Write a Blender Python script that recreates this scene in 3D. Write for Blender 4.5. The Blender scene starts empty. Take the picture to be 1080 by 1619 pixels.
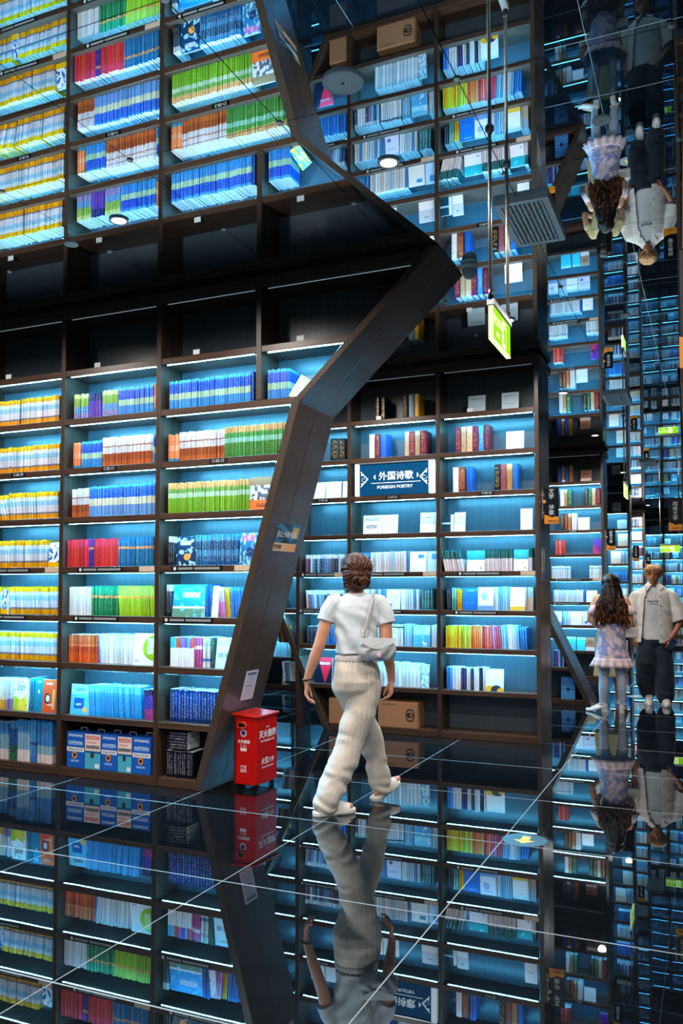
import bpy, bmesh, math, random
from mathutils import Vector, Matrix, Euler, noise
random.seed(7)
S = bpy.context.scene
COL = S.collection
R = math.radians

# ------------------------------------------------------------------ camera
cam = bpy.data.cameras.new('camera'); camo = bpy.data.objects.new('camera', cam); COL.objects.link(camo)
FPX = 1338.0
cam.sensor_fit = 'VERTICAL'; cam.sensor_height = 36.0; cam.lens = FPX / 1619.0 * 36.0
cam.shift_y = 61.5 / 1619.0
cam.clip_start = .05; cam.clip_end = 200
YAW, PITCH = R(23.594), R(2.6)
camo.location = (0, 0, 1.42)
camo.rotation_euler = (R(90) + PITCH, 0, YAW)
S.camera = camo

# ------------------------------------------------------------------ world, exposure, render switches
w = bpy.data.worlds.new('world'); S.world = w; w.use_nodes = True
w.node_tree.nodes['Background'].inputs[0].default_value = (.02, .05, .08, 1)
w.node_tree.nodes['Background'].inputs[1].default_value = .2
S.view_settings.view_transform = 'Standard'; S.view_settings.look = 'None'
S.view_settings.exposure = 0.0; S.view_settings.gamma = 1.0; S.view_settings.use_curve_mapping = False
cy = S.cycles
cy.use_denoising = True
cy.max_bounces = 10; cy.glossy_bounces = 6; cy.diffuse_bounces = 3; cy.transmission_bounces = 6
cy.caustics_reflective = True; cy.caustics_refractive = False
cy.sample_clamp_indirect = 8.0; cy.use_light_tree = True; cy.blur_glossy = .3

STRIP_POWER = 420.0
STRIP_COL = (.12, .62, 1.0)
DOWN_W = 150.0
DOWN_COL = (1.0, .92, .84)
ZC = 3.63                # mirror ceiling height

# ------------------------------------------------------------------ helpers
def lin(h):
    if not isinstance(h, str): return tuple(h)
    h = h.lstrip('#'); v = [int(h[i:i+2], 16) / 255 for i in (0, 2, 4)]
    return tuple(c / 12.92 if c <= .04045 else ((c + .055) / 1.055) ** 2.4 for c in v)

class MB:
    """collects shapes, then links them as one mesh object"""
    def __init__(s): s.v = []; s.f = []; s.m = []; s.uv = []
    def face(s, idx, m=0, uv=None): s.f.append(tuple(idx)); s.m.append(m); s.uv.append(uv)
    def box(s, x0, x1, y0, y1, z0, z1, m=0):
        b = len(s.v)
        s.v += [(x0,y0,z0),(x1,y0,z0),(x1,y1,z0),(x0,y1,z0),(x0,y0,z1),(x1,y0,z1),(x1,y1,z1),(x0,y1,z1)]
        for q in ((0,3,2,1),(4,5,6,7),(0,1,5,4),(1,2,6,5),(2,3,7,6),(3,0,4,7)): s.face([b+i for i in q], m)
        return s
    def prism(s, pts, y0, y1, m=0):
        """polygon in XZ (counter-clockwise seen from -y) extruded along y"""
        b = len(s.v); n = len(pts)
        s.v += [(x, y0, z) for x, z in pts] + [(x, y1, z) for x, z in pts]
        s.face([b+i for i in range(n)], m); s.face([b+n+i for i in reversed(range(n))], m)
        for i in range(n):
            j = (i+1) % n; s.face([b+i, b+n+i, b+n+j, b+j], m)
        return s
    def prismz(s, pts, z0, z1, m=0):
        b = len(s.v); n = len(pts)
        s.v += [(x, y, z0) for x, y in pts] + [(x, y, z1) for x, y in pts]
        s.face([b+i for i in reversed(range(n))], m); s.face([b+n+i for i in range(n)], m)
        for i in range(n):
            j = (i+1) % n; s.face([b+i, b+j, b+n+j, b+n+i], m)
        return s
    def quad(s, a, b_, c, d, m=0, uv=((0,0),(1,0),(1,1),(0,1))):
        b = len(s.v); s.v += [a, b_, c, d]; s.face([b, b+1, b+2, b+3], m, uv); return s
    def rings(s, rings, m=0, close=True, cap=True):
        b = len(s.v); n = len(rings[0])
        for r in rings: s.v += [tuple(p) for p in r]
        for k in range(len(rings)-1):
            for i in range(n if close else n-1):
                j = (i+1) % n
                s.face([b+k*n+i, b+k*n+j, b+(k+1)*n+j, b+(k+1)*n+i], m)
        if cap:
            s.face([b+i for i in reversed(range(n))], m); s.face([b+(len(rings)-1)*n+i for i in range(n)], m)
        return s
    def tube(s, pts, rad, n=8, m=0):
        pts = [Vector(p) for p in pts]
        if not hasattr(rad, '__len__'): rad = [rad]*len(pts)
        out = []; ref = None
        for i, p in enumerate(pts):
            d = (pts[min(i+1, len(pts)-1)] - pts[max(i-1, 0)]).normalized()
            if ref is None:
                ref = Vector((0,0,1)) if abs(d.z) < .9 else Vector((1,0,0))
            u = d.cross(ref).normalized(); v = d.cross(u).normalized(); ref = -v if (-v).dot(ref) > 0 else v
            u = d.cross(ref).normalized(); v = u.cross(d).normalized()
            out.append([p + (u*math.cos(2*math.pi*k/n) + v*math.sin(2*math.pi*k/n))*rad[i] for k in range(n)])
        return s.rings(out, m)
    def lathe(s, prof, c=(0,0,0), n=20, m=0, axis='z', sx=1, sy=1):
        out = []
        for r, h in prof:
            ring = []
            for k in range(n):
                a = 2*math.pi*k/n; p = (r*math.cos(a)*sx, r*math.sin(a)*sy, h)
                if axis == 'y': p = (p[0], p[2], p[1])
                ring.append((c[0]+p[0], c[1]+p[1], c[2]+p[2]))
            out.append(ring)
        return s.rings(out, m)
    def mesh(s, name, mats):
        me = bpy.data.meshes.new(name); me.from_pydata(s.v, [], s.f)
        for mt in (mats if isinstance(mats, (list, tuple)) else [mats]): me.materials.append(mt)
        me.polygons.foreach_set('material_index', s.m)
        if any(u is not None for u in s.uv):
            ul = me.uv_layers.new(name='UVMap'); k = 0
            for u, f in zip(s.uv, s.f):
                for i in range(len(f)):
                    ul.data[k].uv = u[i] if u else (0.0, 0.0); k += 1
        me.update(); return me
    def build(s, name, mats, parent=None, loc=None, smooth=False):
        me = s.mesh(name, mats)
        if smooth: me.polygons.foreach_set('use_smooth', [True]*len(me.polygons))
        return link(name, me, parent, loc)

def link(name, data, parent=None, loc=None, rot=None, scale=None):
    o = bpy.data.objects.new(name, data); COL.objects.link(o)
    if parent: o.parent = parent
    if loc: o.location = loc
    if rot: o.rotation_euler = rot
    if scale: o.scale = scale
    return o
def tag(o, label=None, cat=None, group=None, kind=None):
    if label: o['label'] = label
    if cat: o['category'] = cat
    if group: o['group'] = group
    if kind: o['kind'] = kind
    return o
def empty(name, loc=(0,0,0), rz=0):
    o = link(name, None, None, loc); o.rotation_euler = (0,0,rz); o.empty_display_size = .1; return o
def bevel(o, wd=.003, seg=1):
    m = o.modifiers.new('bevel', 'BEVEL'); m.width = wd; m.segments = seg; m.limit_method = 'ANGLE'; return o

TMP = bpy.data.scenes.new('workbench')    # only used to convert lettering and fuse shapes
def tmp_dg():
    vl = TMP.view_layers[0]; vl.update()
    with bpy.context.temp_override(scene=TMP, view_layer=vl): dg = bpy.context.evaluated_depsgraph_get()
    dg.update(); return dg
def textmesh(body, size, mat, name, parent=None, loc=(0,0,0), rot=(R(90),0,0), ext=.0008, align='CENTER', sx=1.0, bold=0.0):
    c = bpy.data.curves.new('text', 'FONT'); c.body = body; c.size = size; c.align_x = align; c.align_y = 'CENTER'
    c.extrude = ext; c.resolution_u = 2; c.offset = bold
    t = bpy.data.objects.new('text', c); TMP.collection.objects.link(t)
    dg = tmp_dg()
    me = bpy.data.meshes.new_from_object(t.evaluated_get(dg)); me.name = name
    bpy.data.objects.remove(t); bpy.data.curves.remove(c)
    me.materials.clear(); me.materials.append(mat)
    o = link(name, me, parent, loc, rot, (sx, 1, 1)); return o

# ------------------------------------------------------------------ materials
MATS = {}
def newmat(name):
    m = bpy.data.materials.new(name); m.use_nodes = True; nt = m.node_tree
    return m, nt, nt.nodes['Principled BSDF']
def plain(name, col, rough=.5, metal=0.0, emit=None, estr=0.0, spec=.5):
    if name in MATS: return MATS[name]
    m, nt, b = newmat(name)
    b.inputs['Base Color'].default_value = (*lin(col), 1); b.inputs['Roughness'].default_value = rough
    b.inputs['Metallic'].default_value = metal; b.inputs['Specular IOR Level'].default_value = spec
    # faint procedural unevenness
    n = nt.nodes.new('ShaderNodeTexNoise'); n.inputs['Scale'].default_value = 35
    mr = nt.nodes.new('ShaderNodeMapRange'); mr.inputs['To Min'].default_value = rough*.9; mr.inputs['To Max'].default_value = min(1, rough*1.12)
    nt.links.new(n.outputs['Fac'], mr.inputs['Value']); nt.links.new(mr.outputs[0], b.inputs['Roughness'])
    if emit is not None:
        b.inputs['Emission Color'].default_value = (*lin(emit), 1); b.inputs['Emission Strength'].default_value = estr
    MATS[name] = m; return m
def emis(name, col, strength):
    m = bpy.data.materials.new(name); m.use_nodes = True; nt = m.node_tree; nt.nodes.clear()
    e = nt.nodes.new('ShaderNodeEmission'); e.inputs[0].default_value = (*lin(col), 1); e.inputs[1].default_value = strength
    o = nt.nodes.new('ShaderNodeOutputMaterial'); nt.links.new(e.outputs[0], o.inputs[0]); return m
def wood(name, c0, c1, rough, axis='z'):
    m, nt, b = newmat(name)
    tc = nt.nodes.new('ShaderNodeTexCoord'); mp = nt.nodes.new('ShaderNodeMapping')
    mp.inputs['Scale'].default_value = (60, 60, 1.6) if axis == 'z' else (1.6, 60, 60)
    n = nt.nodes.new('ShaderNodeTexNoise'); n.inputs['Scale'].default_value = 1.0; n.inputs['Detail'].default_value = 5
    n.inputs['Roughness'].default_value = .65
    cr = nt.nodes.new('ShaderNodeValToRGB'); cr.color_ramp.elements[0].position = .3; cr.color_ramp.elements[1].position = .72
    cr.color_ramp.elements[0].color = (*lin(c0), 1); cr.color_ramp.elements[1].color = (*lin(c1), 1)
    L = nt.links.new
    L(tc.outputs['Object'], mp.inputs[0]); L(mp.outputs[0], n.inputs['Vector']); L(n.outputs['Fac'], cr.inputs[0]); L(cr.outputs[0], b.inputs['Base Color'])
    bp = nt.nodes.new('ShaderNodeBump'); bp.inputs['Strength'].default_value = .08; bp.inputs['Distance'].default_value = .002
    L(n.outputs['Fac'], bp.inputs['Height']); L(bp.outputs[0], b.inputs['Normal'])
    b.inputs['Roughness'].default_value = rough; b.inputs['Specular IOR Level'].default_value = .5
    return m
M_wood = wood('dark_walnut', '#2e211a', '#523e32', .36)
M_woodh = wood('dark_walnut_h', '#36261d', '#5c4334', .36, 'x')
M_panel = wood('walnut_panel', '#42362f', '#52453c', .26)
M_backp = wood('slate_walnut', '#434e57', '#505d67', .30)
M_strip = emis('led_strip_glow', STRIP_COL, STRIP_POWER)
M_stripb = emis('led_strip_spill', STRIP_COL, STRIP_POWER*.6)
M_alu = plain('aluminium', '#b8c2c8', .3, .8)
M_off = emis('dimmed_strip', (.55, .75, .9), .55)
M_white = plain('white_plastic', '#f6f8f8', .35)
M_black = plain('black_plastic', '#0c0d0f', .4)
M_paper = plain('paper_pages', '#e6e9ea', .8)
M_tag = plain('white_sticker', '#e9eef0', .6)
M_chrome = plain('chrome', '#dcd8d0', .28, .7)

def floor_mat():
    m, nt, b = newmat('polished_black_tile'); L = nt.links.new
    tc = nt.nodes.new('ShaderNodeTexCoord'); n = nt.nodes.new('ShaderNodeTexNoise'); n.inputs['Scale'].default_value = 9; n.inputs['Detail'].default_value = 8
    cr = nt.nodes.new('ShaderNodeValToRGB'); cr.color_ramp.elements[0].color = (.0015,.002,.003,1); cr.color_ramp.elements[1].color = (.006,.008,.010,1)
    L(tc.outputs['Object'], n.inputs['Vector']); L(n.outputs['Fac'], cr.inputs[0]); L(cr.outputs[0], b.inputs['Base Color'])
    b.inputs['Roughness'].default_value = .008; b.inputs['IOR'].default_value = 2.2; b.inputs['Specular Tint'].default_value = (.50, .80, 1.0, 1)
    n2 = nt.nodes.new('ShaderNodeTexNoise'); n2.inputs['Scale'].default_value = 2.2; n2.inputs['Detail'].default_value = 2
    bp = nt.nodes.new('ShaderNodeBump'); bp.inputs['Strength'].default_value = .007; bp.inputs['Distance'].default_value = .02
    L(tc.outputs['Object'], n2.inputs['Vector']); L(n2.outputs['Fac'], bp.inputs['Height']); L(bp.outputs[0], b.inputs['Normal'])
    return m
def mirror_mat():
    m, nt, b = newmat('tinted_mirror')
    b.inputs['Base Color'].default_value = (.60, .80, .93, 1); b.inputs['Metallic'].default_value = 1.0; b.inputs['Roughness'].default_value = .0
    L = nt.links.new
    tc = nt.nodes.new('ShaderNodeTexCoord'); n2 = nt.nodes.new('ShaderNodeTexNoise'); n2.inputs['Scale'].default_value = 1.4; n2.inputs['Detail'].default_value = 1
    bp = nt.nodes.new('ShaderNodeBump'); bp.inputs['Strength'].default_value = .02; bp.inputs['Distance'].default_value = .02
    L(tc.outputs['Object'], n2.inputs['Vector']); L(n2.outputs['Fac'], bp.inputs['Height']); L(bp.outputs[0], b.inputs['Normal'])
    return m
M_floor = floor_mat(); M_mirror = mirror_mat()
M_grout = plain('pale_grout', '#838b8e', .6)
M_joint = plain('dark_joint', '#05080a', .5)
M_wall = wood('dark_wall', '#15110f', '#241d1a', .6)

# ------------------------------------------------------------------ room: floor tiles, mirror ceiling, walls
X0, X1, Y0, Y1 = -7.4, 3.4, -3.0, 28.2
floor = tag(MB().box(X0, X1, Y0, Y1, -.06, -.0006).build('floor', M_grout), 'polished black tile floor with pale joints', None, None, 'structure')
xs = [-1.113 + 1.097*k for k in range(-5, 5)]
ys = [2.45-1.12*k for k in range(4, 0, -1)] + [2.45, 3.61, 4.765, 5.82, 6.87] + [6.87 + 1.1*k for k in range(1, 20)]
xs = [X0] + [x for x in xs if X0+.1 < x < X1-.1] + [X1]; ys = [Y0] + [y for y in ys if Y0+.1 < y < Y1-.1] + [Y1]
cache = {}
for i in range(len(xs)-1):
    for j in range(len(ys)-1):
        wx, wy = round(xs[i+1]-xs[i], 3), round(ys[j+1]-ys[j], 3)
        if (wx, wy) not in cache:
            g, h_ = .0030, .0052; cache[(wx, wy)] = MB().box(g, wx-g, h_, wy-h_, -.004, 0).mesh('floor_tile', M_floor)
        link('floor_tile', cache[(wx, wy)], floor, (xs[i], ys[j], 0))
ceil = tag(MB().box(X0, X1, Y0, Y1, ZC+.006, ZC+.08).build('ceiling', M_joint), 'mirrored panel ceiling', None, None, 'structure')
px = [-3.573 + .868*k for k in range(-5, 9)]; py = [3.47 + .9167*k for k in range(-7, 27)]
px = [X0] + [x for x in px if X0+.1 < x < X1-.1] + [X1]; py = [Y0] + [y for y in py if Y0+.1 < y < Y1-.1] + [Y1]
cache = {}
nclip = MB().lathe([(.004,-.008),(.016,-.006),(.018,0)], n=10).mesh('mirror_clip', M_chrome)
for i in range(len(px)-1):
    for j in range(len(py)-1):
        wx, wy = round(px[i+1]-px[i], 3), round(py[j+1]-py[j], 3)
        if (wx, wy) not in cache:
            g = .0022; cache[(wx, wy)] = MB().box(g, wx-g, g, wy-g, 0, .006).mesh('mirror_panel', M_mirror)
        link('mirror_panel', cache[(wx, wy)], ceil, (px[i], py[j], ZC))
        if 0 < i and 0 < j and py[j] < 9: link('mirror_clip', nclip, ceil, (px[i], py[j], ZC))
for nm, a in (('wall_left', (X0-.1, X0, Y0, Y1, -.06, ZC+.08)), ('wall_right', (X1, X1+.1, Y0, Y1, -.06, ZC+.08)),
              ('wall_back', (X0-.1, X1+.1, Y1, Y1+.1, -.06, ZC+.08)), ('wall_front', (X0-.1, X1+.1, Y0-.1, Y0, -.06, ZC+.08))):
    tag(MB().box(*a).build(nm, M_wall), 'dark wood wall', None, None, 'structure')

# ------------------------------------------------------------------ ceiling fixtures
M_glow = emis('downlight_glow', (1.0, .86, .70), 14.0)
dl_ring = MB().lathe([(.040,0),(.056,-.003),(.058,-.009),(.046,-.010),(.040,-.007)], n=24).mesh('trim_ring', M_white)
dl_disc = MB().lathe([(.001,-.008),(.042,-.008)], n=24).mesh('diffuser', M_glow)
DL = [(x, y) for y in (1.22, 4.02, 6.83, 9.63, 12.5, 16.7, 20.0, 23.5) for x in (-3.21, -1.49, .25)]
DL += [(-4.95, 4.02), (-4.95, 1.22), (-3.21, -1.4), (-1.49, -1.4), (.25, -1.4)]
for k, (x, y) in enumerate(DL):
    yr = sorted({q[1] for q in DL}).index(y); xr = {-4.95: 'far left', -3.21: 'left', -1.49: 'middle', .25: 'right'}[x]
    nm = f"lit round downlight in the mirrored ceiling, {xr} column, {['row behind the viewer', 'row above the viewer', 'nearest row', 'row at the exit sign', 'row above the girl', 'row behind the girl', 'third row from the end', 'second row from the end', 'last row'][yr]}"
    d = tag(empty('ceiling_downlight', (x, y, ZC)), nm, 'downlight', 'ceiling downlights')
    link('trim_ring', dl_ring, d); link('diffuser', dl_disc, d)
    l = bpy.data.lights.new('downlight_lamp', 'SPOT'); l.energy = DOWN_W; l.color = DOWN_COL; l.spot_size = R(165); l.spot_blend = .6; l.shadow_soft_size = .05
    link('lamp', l, d, (0, 0, -.03))
sp_mesh = MB().lathe([(.001,-.012),(.105,-.013),(.112,-.017),(.128,-.014),(.132,0)], n=28).mesh('grille_disc', plain('speaker_cloth', '#e4eaec', .7))
for (x, y, lb) in ((-3.72, 4.19, 'small white round ceiling sensor near the left edge by a downlight'), (-1.43, 3.29, 'white round ceiling speaker, large, at the top middle'),
                   (-.435, 4.06, 'white round ceiling speaker overlapping the reflected girl'), (-.6, 7.1, 'small white ceiling speaker disc deep down the aisle')):
    d = tag(empty('ceiling_speaker', (x, y, ZC)), lb, 'speaker', 'ceiling speakers')
    fs = .70 if y < 3.5 else .34; d.scale = (fs, fs, fs)
    link('cover_disc', sp_mesh, d); MB().box(-.008, .008, -.004, .004, -.019, -.012).build('logo_plate', M_black, d)
def vent(x0, x1, y0, y1, lb):
    d = tag(empty('ceiling_vent', ((x0+x1)/2, (y0+y1)/2, ZC)), lb, 'air vent', 'ceiling air vents')
    a, b = (x1-x0)/2, (y1-y0)/2; fr = .035; t = -.03
    M = MB(); M.box(-a, a, -b, -b+fr, t, 0); M.box(-a, a, b-fr, b, t, 0); M.box(-a, -a+fr, -b+fr, b-fr, t, 0); M.box(a-fr, a, -b+fr, b-fr, t, 0)
    M.build('frame', M_white, d)
    MB().box(-a+fr, a-fr, -b+fr, b-fr, -.008, -.002).build('duct', M_black, d)
    n = 9; me = MB().box(-.005, .005, -b+fr, b-fr, t+.002, -.008).mesh('slat', M_white)
    for k in range(n): link('slat', me, d, (-a+fr + (2*a-2*fr)*(k+.5)/n, 0, 0))
    bars = MB().box(-a+fr, a-fr, -.002, .002, -.02, -.01).mesh('cross_bar', M_white)
    for k in range(16): link('cross_bar', bars, d, (0, -b+fr + (2*b-2*fr)*(k+.5)/16, 0))
vent(-1.10, -.795, 4.68, 5.32, 'large white slatted air vent in the mirror ceiling beside the exit sign')
vent(-1.10, -.82, 9.83, 10.46, 'smaller white slatted air vent further down the aisle ceiling')
vent(-1.10, -.84, 15.3, 15.9, 'tiny distant slatted air vent above the boy')
# dome camera near the tip of the slanted panel
d = tag(empty('dome_camera', (-1.475, 5.56, ZC)), 'small white dome security camera by the tip of the slanted panel', 'camera')
MB().lathe([(.03,0),(.055,-.002),(.058,-.02),(.05,-.03)], n=20).build('base_ring', M_white, d, None, True)
MB().lathe([(.05,-.03),(.052,-.045),(.045,-.07),(.028,-.088),(.004,-.094)], n=20).build('dome', plain('dome_grey', '#aebcc2', .25), d, None, True)

# ------------------------------------------------------------------ bookcases
TOPS = [.066, .460, .859, 1.221, 1.592, 1.975, 2.355, 2.740, 3.122]   # shelf top heights
UNDER = 3.532                                                        # underside of the cornice
TH = .045; DEP = .27; UPW = .040
def xat(line, z):
    for (xa, za), (xb, zb) in zip(line, line[1:]):
        if za <= z <= zb: return xa + (xb-xa)*(z-za)/(zb-za)
    return line[-1][0]
M_letter = plain('white_lettering', '#dfe9ec', .6)
M_beige = plain('beige_label', '#d8c2ab', .6)
notice_mesh = None
def bookcase(label, y, cols, right=None, left=None, uprights=(), lit=True, codes=None, notices=True, detail=True, partial=None, endlabel=None):
    """cols: list of (xl, xr) clear openings; right/left: slanted outline polylines [(x,z)..] or None (straight end)"""
    global notice_mesh
    root = tag(empty('bookcase', (cols[0][0], y, 0)), label, 'bookcase')
    ox = cols[0][0]
    XL, XR = cols[0][0]-UPW, cols[-1][1]+UPW
    rl = right or [(XR, 0), (XR, ZC)]
    ll = left or [(XL, 0), (XL, ZC)]
    poly = [(x-ox, min(z, ZC-.004)) for x, z in ll][::-1] + [(x-ox, min(z, ZC-.004)) for x, z in rl]   # closed outline
    MB().prism(poly, DEP, DEP+.012).build('back_panel', M_backp, root)
    MB().prism([(x*1.0, z) for x, z in poly], DEP*2-.012, DEP*2-.001).build('rear_panel', M_panel, root)
    # end slabs
    def slab(line, side, nm):
        t = .062 if len(line) > 2 else UPW
        M = MB(); outer = [(x-ox, min(z, ZC-.003)) for x, z in line]
        # inner offset, constant horizontal width scaled by slope
        inner = []
        for k, (x, z) in enumerate(outer):
            inner.append((x - side*t*(1.15 if (len(outer) > 2 and k == len(outer)-1) else 1.0), z))
        pts = outer + inner[::-1]
        if side < 0: pts = pts[::-1]
        if len(line) > 2:
            M.prism(pts, -.004, DEP*2+.045)
            o = M.build(nm, M_panel, root)
        else:
            M.prism(pts, -.002, DEP-.006); M.prism(pts, DEP+.006, DEP*2)
            xg = .004*side
            M.prism([(p[0]-xg*2, p[1]) for p in pts], DEP-.006, DEP+.006)
            o = M.build(nm, M_panel, root)
        return bevel(o, .002)
    slab(rl, 1, 'end_panel'); slab(ll, -1, 'end_panel')
    # cornice against the ceiling
    xr = xat(rl, UNDER+.05)-ox; xl = xat(ll, UNDER+.05)-ox
    ov = .0 if right and len(right) > 2 else .025
    bevel(MB().box(xl-.02, xr+ov-(0.07 if ov == 0 else 0), -.022, DEP*2+.01, UNDER, ZC-.03).build('cornice', M_wood, root), .003)
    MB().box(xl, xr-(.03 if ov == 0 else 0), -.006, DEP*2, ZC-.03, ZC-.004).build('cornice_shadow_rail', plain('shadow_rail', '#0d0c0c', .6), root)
    # uprights between columns
    for k in range(len(cols)-1):
        xa, xb = cols[k][1]-ox, cols[k+1][0]-ox
        z0 = uprights[k] if k < len(uprights) and uprights[k] is not None else 0
        bevel(MB().box(xa, xb, -.002, DEP, z0, UNDER).build('upright', M_wood, root), .002)
    lits = {}
    for k, (xa, xb) in enumerate(cols):
        for r, zt in enumerate(TOPS + [UNDER+TH]):
            top = zt; under = zt-TH if r else 0.0
            a, b = xa, xb
            zz = max(under, .0)
            rx = xat(rl, (zz+top)/2) - (.045 if len(rl) > 2 else UPW)
            lx = xat(ll, (zz+top)/2) + (.045 if len(ll) > 2 else UPW)
            # a column upright that starts higher: the previous column runs on to the slanted end
            if k < len(cols)-1 and k < len(uprights) and uprights[k] is not None and top <= uprights[k]+TH+.001: b = rx
            if k > 0 and k-1 < len(uprights) and uprights[k-1] is not None and top <= uprights[k-1]+TH+.001: continue
            if right: b = min(b, rx) if k < len(cols)-1 else rx
            if left: a = max(a, lx)
            if b-a < .06: continue
            lits[(k, r)] = (a, b)
            if r < 9:
                o = MB().box(a-ox, b-ox, .003, DEP, under, top).build('shelf', M_woodh, root); bevel(o, .002)
                if detail and r == 6 and codes and codes[k]:
                    MB().box((a+b)/2-ox-.075, (a+b)/2-ox+.075, .0012, .003, under+.006, top-.006).build('shelf_number_plate', M_black, root)
                    textmesh(codes[k], .030, M_letter, 'shelf_number', root, ((a+b)/2-ox, .001, (under+top)/2))
                if detail and notices and r in (3, 4) and b-a > .4:
                    if notice_mesh is None:
                        N = MB(); rr = random.Random(3); xx = -.16
                        N.lathe([(.001,0),(.013,0),(.013,.0006)], (xx-.03, -.0006, 0), 12, axis='y')
                        while xx < .18:
                            if rr.random() < .88:
                                for q in range(3):
                                    N.box(xx, xx+.010, -.0006, 0, -.007+q*.006, -.007+q*.006+.0025)
                                N.box(xx+.004, xx+.0062, -.0006, 0, -.008, .008)
                            xx += .0125
                        notice_mesh = N.mesh('shelf_notice', M_letter)
                    xm = a + (b-a)*(.42 if r == 4 else .38)
                    MB().box(xm-ox-.22, xm-ox+.21, .0014, .003, under+.005, top-.005).build('notice_plate', M_black, root)
                    link('shelf_notice', notice_mesh, root, (xm-ox, .0012, (under+top)/2))
                    if r == 4: MB().box(b-ox-.14, b-ox-.004, .001, .003, under+.003, top-.003).build('shelf_sticker', M_beige, root)
            # light strip under this board, lights the row r-1 below
            if r >= 2 and r <= 9:
                on = r <= 8 and lit
                prev = lits.get((k, r-1), (a, b))
                sa, sb = a+.045, b-.02
                M = MB(); M.box(sa-ox, sb-ox, .007, .021, under-.007, under, 0)
                M.quad((sa-ox, .011, under-.0075), (sa-ox, .0185, under-.0075), (sb-ox, .0185, under-.0075), (sb-ox, .011, under-.0075), 1)
                M.quad((sa-ox, .0214, under-.0068), (sa-ox, .0214, under-.0028), (sb-ox, .0214, under-.0028), (sb-ox, .0214, under-.0068), 2)
                M.build('light_strip' if on else 'dimmed_light_strip', [M_alu, M_strip if on else M_off, M_stripb if on else M_alu], root)
            if detail and r == 8:
                MB().box(a-ox+.27, a-ox+.325, .012, .015, top, top+.038).build('shelf_tag', M_tag, root)
    return root, lits
# nearest bookcase at left with the kinked slanted end
C1R = [(-3.320, 0), (-2.556, 2.696), (-1.564, ZC)]
c1, c1cells = bookcase('dark wood bookcase of coloured booklets at left, ending in a slanted panel', 5.13,
    [(-6.395, -5.53), (-5.49, -4.631), (-4.591, -3.733), (-3.693, -2.893), (-2.853, -2.0)], right=C1R, uprights=(None, None, None, 2.740),
    codes=['', 'C-02-10', 'C-02-11', 'C-02-12', ''])
# the poetry bookcase
C2L = [(-3.634, 0), (-4.36, 1.56), (-4.36, ZC)]
c2, c2cells = bookcase('dark wood bookcase holding the foreign poetry sign behind the walking woman', 7.87,
    [(-4.90, -3.951), (-3.911, -3.373), (-3.333, -2.433), (-2.393, -1.483)], left=C2L, codes=['', 'C-03-20', 'C-03-21', 'C-03-22'])
C3R = [(-1.355, 0), (-2.095, 1.56), (-2.095, ZC)]
c3, c3cells = bookcase('dark wood bookcase with a slanted plank end beside the girl', 10.7,
    [(-6.36, -5.44), (-5.40, -4.52), (-4.48, -3.60), (-3.56, -2.68), (-2.64, -1.6)], right=C3R, detail=False)
c4, c4cells = bookcase('dark wood bookcase right of the poetry bookcase, behind the girl', 13.67, [(-3.36, -2.46), (-2.42, -1.555)], codes=['', 'C-04-20'])
c6, c6cells = bookcase('narrow glimpsed bookcase between the girl and the boy', 19.3, [(-3.45, -2.56), (-2.52, -1.645)], detail=False)
c8, c8cells = bookcase('distant bookcase sliver with brown frame left of the boy', 24.0, [(-3.45, -2.55), (-2.51, -1.655)], detail=False)
c9, c9cells = bookcase('far bookcase closing the end of the aisle behind the boy', 27.3, [(-3.1, -2.25), (-2.21, -1.33), (-1.29, -.41), (-.37, .51), (.55, 1.43)], detail=False)
C10L = [(-.005, 0), (-.070, 2.0), (-.030, ZC)]
c10, c10cells = bookcase('unlit bookcase edge at the far right border of the picture', 2.56, [(-.04, .88), (.92, 1.8)], left=C10L, lit=False, detail=False)
# ------------------------------------------------------------------ book materials
LCOMP = (.80, .95, 1.0)
def comp(h):
    c = [a/b for a, b in zip(lin(h), LCOMP)]; m = max(c)
    if m > .88: c = [x*.88/m for x in c]
    return (*c, 1)
def N(nt, t, **kw):
    n = nt.nodes.new(t)
    for k, v in kw.items(): setattr(n, k, v)
    return n
def math_(nt, op, a, b=None):
    n = nt.nodes.new('ShaderNodeMath'); n.operation = op
    for i, x in enumerate((a, b)):
        if x is None: continue
        if isinstance(x, (int, float)): n.inputs[i].default_value = x
        else: nt.links.new(x, n.inputs[i])
    return n.outputs[0]
def mix_(nt, fac, a, b, mode='MIX'):
    n = nt.nodes.new('ShaderNodeMix'); n.data_type = 'RGBA'; n.blend_type = mode
    for i, x in ((0, fac), (6, a), (7, b)):
        if isinstance(x, (int, float)): n.inputs[i].default_value = x
        elif isinstance(x, tuple): n.inputs[i].default_value = x
        else: nt.links.new(x, n.inputs[i])
    return n.outputs[2]
def rnd_(nt):
    oi = N(nt, 'ShaderNodeObjectInfo'); g = N(nt, 'ShaderNodeNewGeometry')
    return math_(nt, 'FRACT', math_(nt, 'ADD', oi.outputs['Random'], math_(nt, 'MULTIPLY', g.outputs['Random Per Island'], 7.31)))
def uv_(nt):
    t = N(nt, 'ShaderNodeUVMap'); t.uv_map = 'UVMap'; s = N(nt, 'ShaderNodeSeparateXYZ'); nt.links.new(t.outputs[0], s.inputs[0]); return s.outputs[0], s.outputs[1]
def ramp_(nt, fac, stops):
    cr = N(nt, 'ShaderNodeValToRGB'); cr.color_ramp.interpolation = 'CONSTANT'; e = cr.color_ramp.elements
    while len(e) < len(stops): e.new(.5)
    while len(e) > len(stops): e.remove(e[-1])
    for i, (p, c) in enumerate(stops): e[i].position = p; e[i].color = c
    nt.links.new(fac, cr.inputs[0]); return cr.outputs[0]
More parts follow.
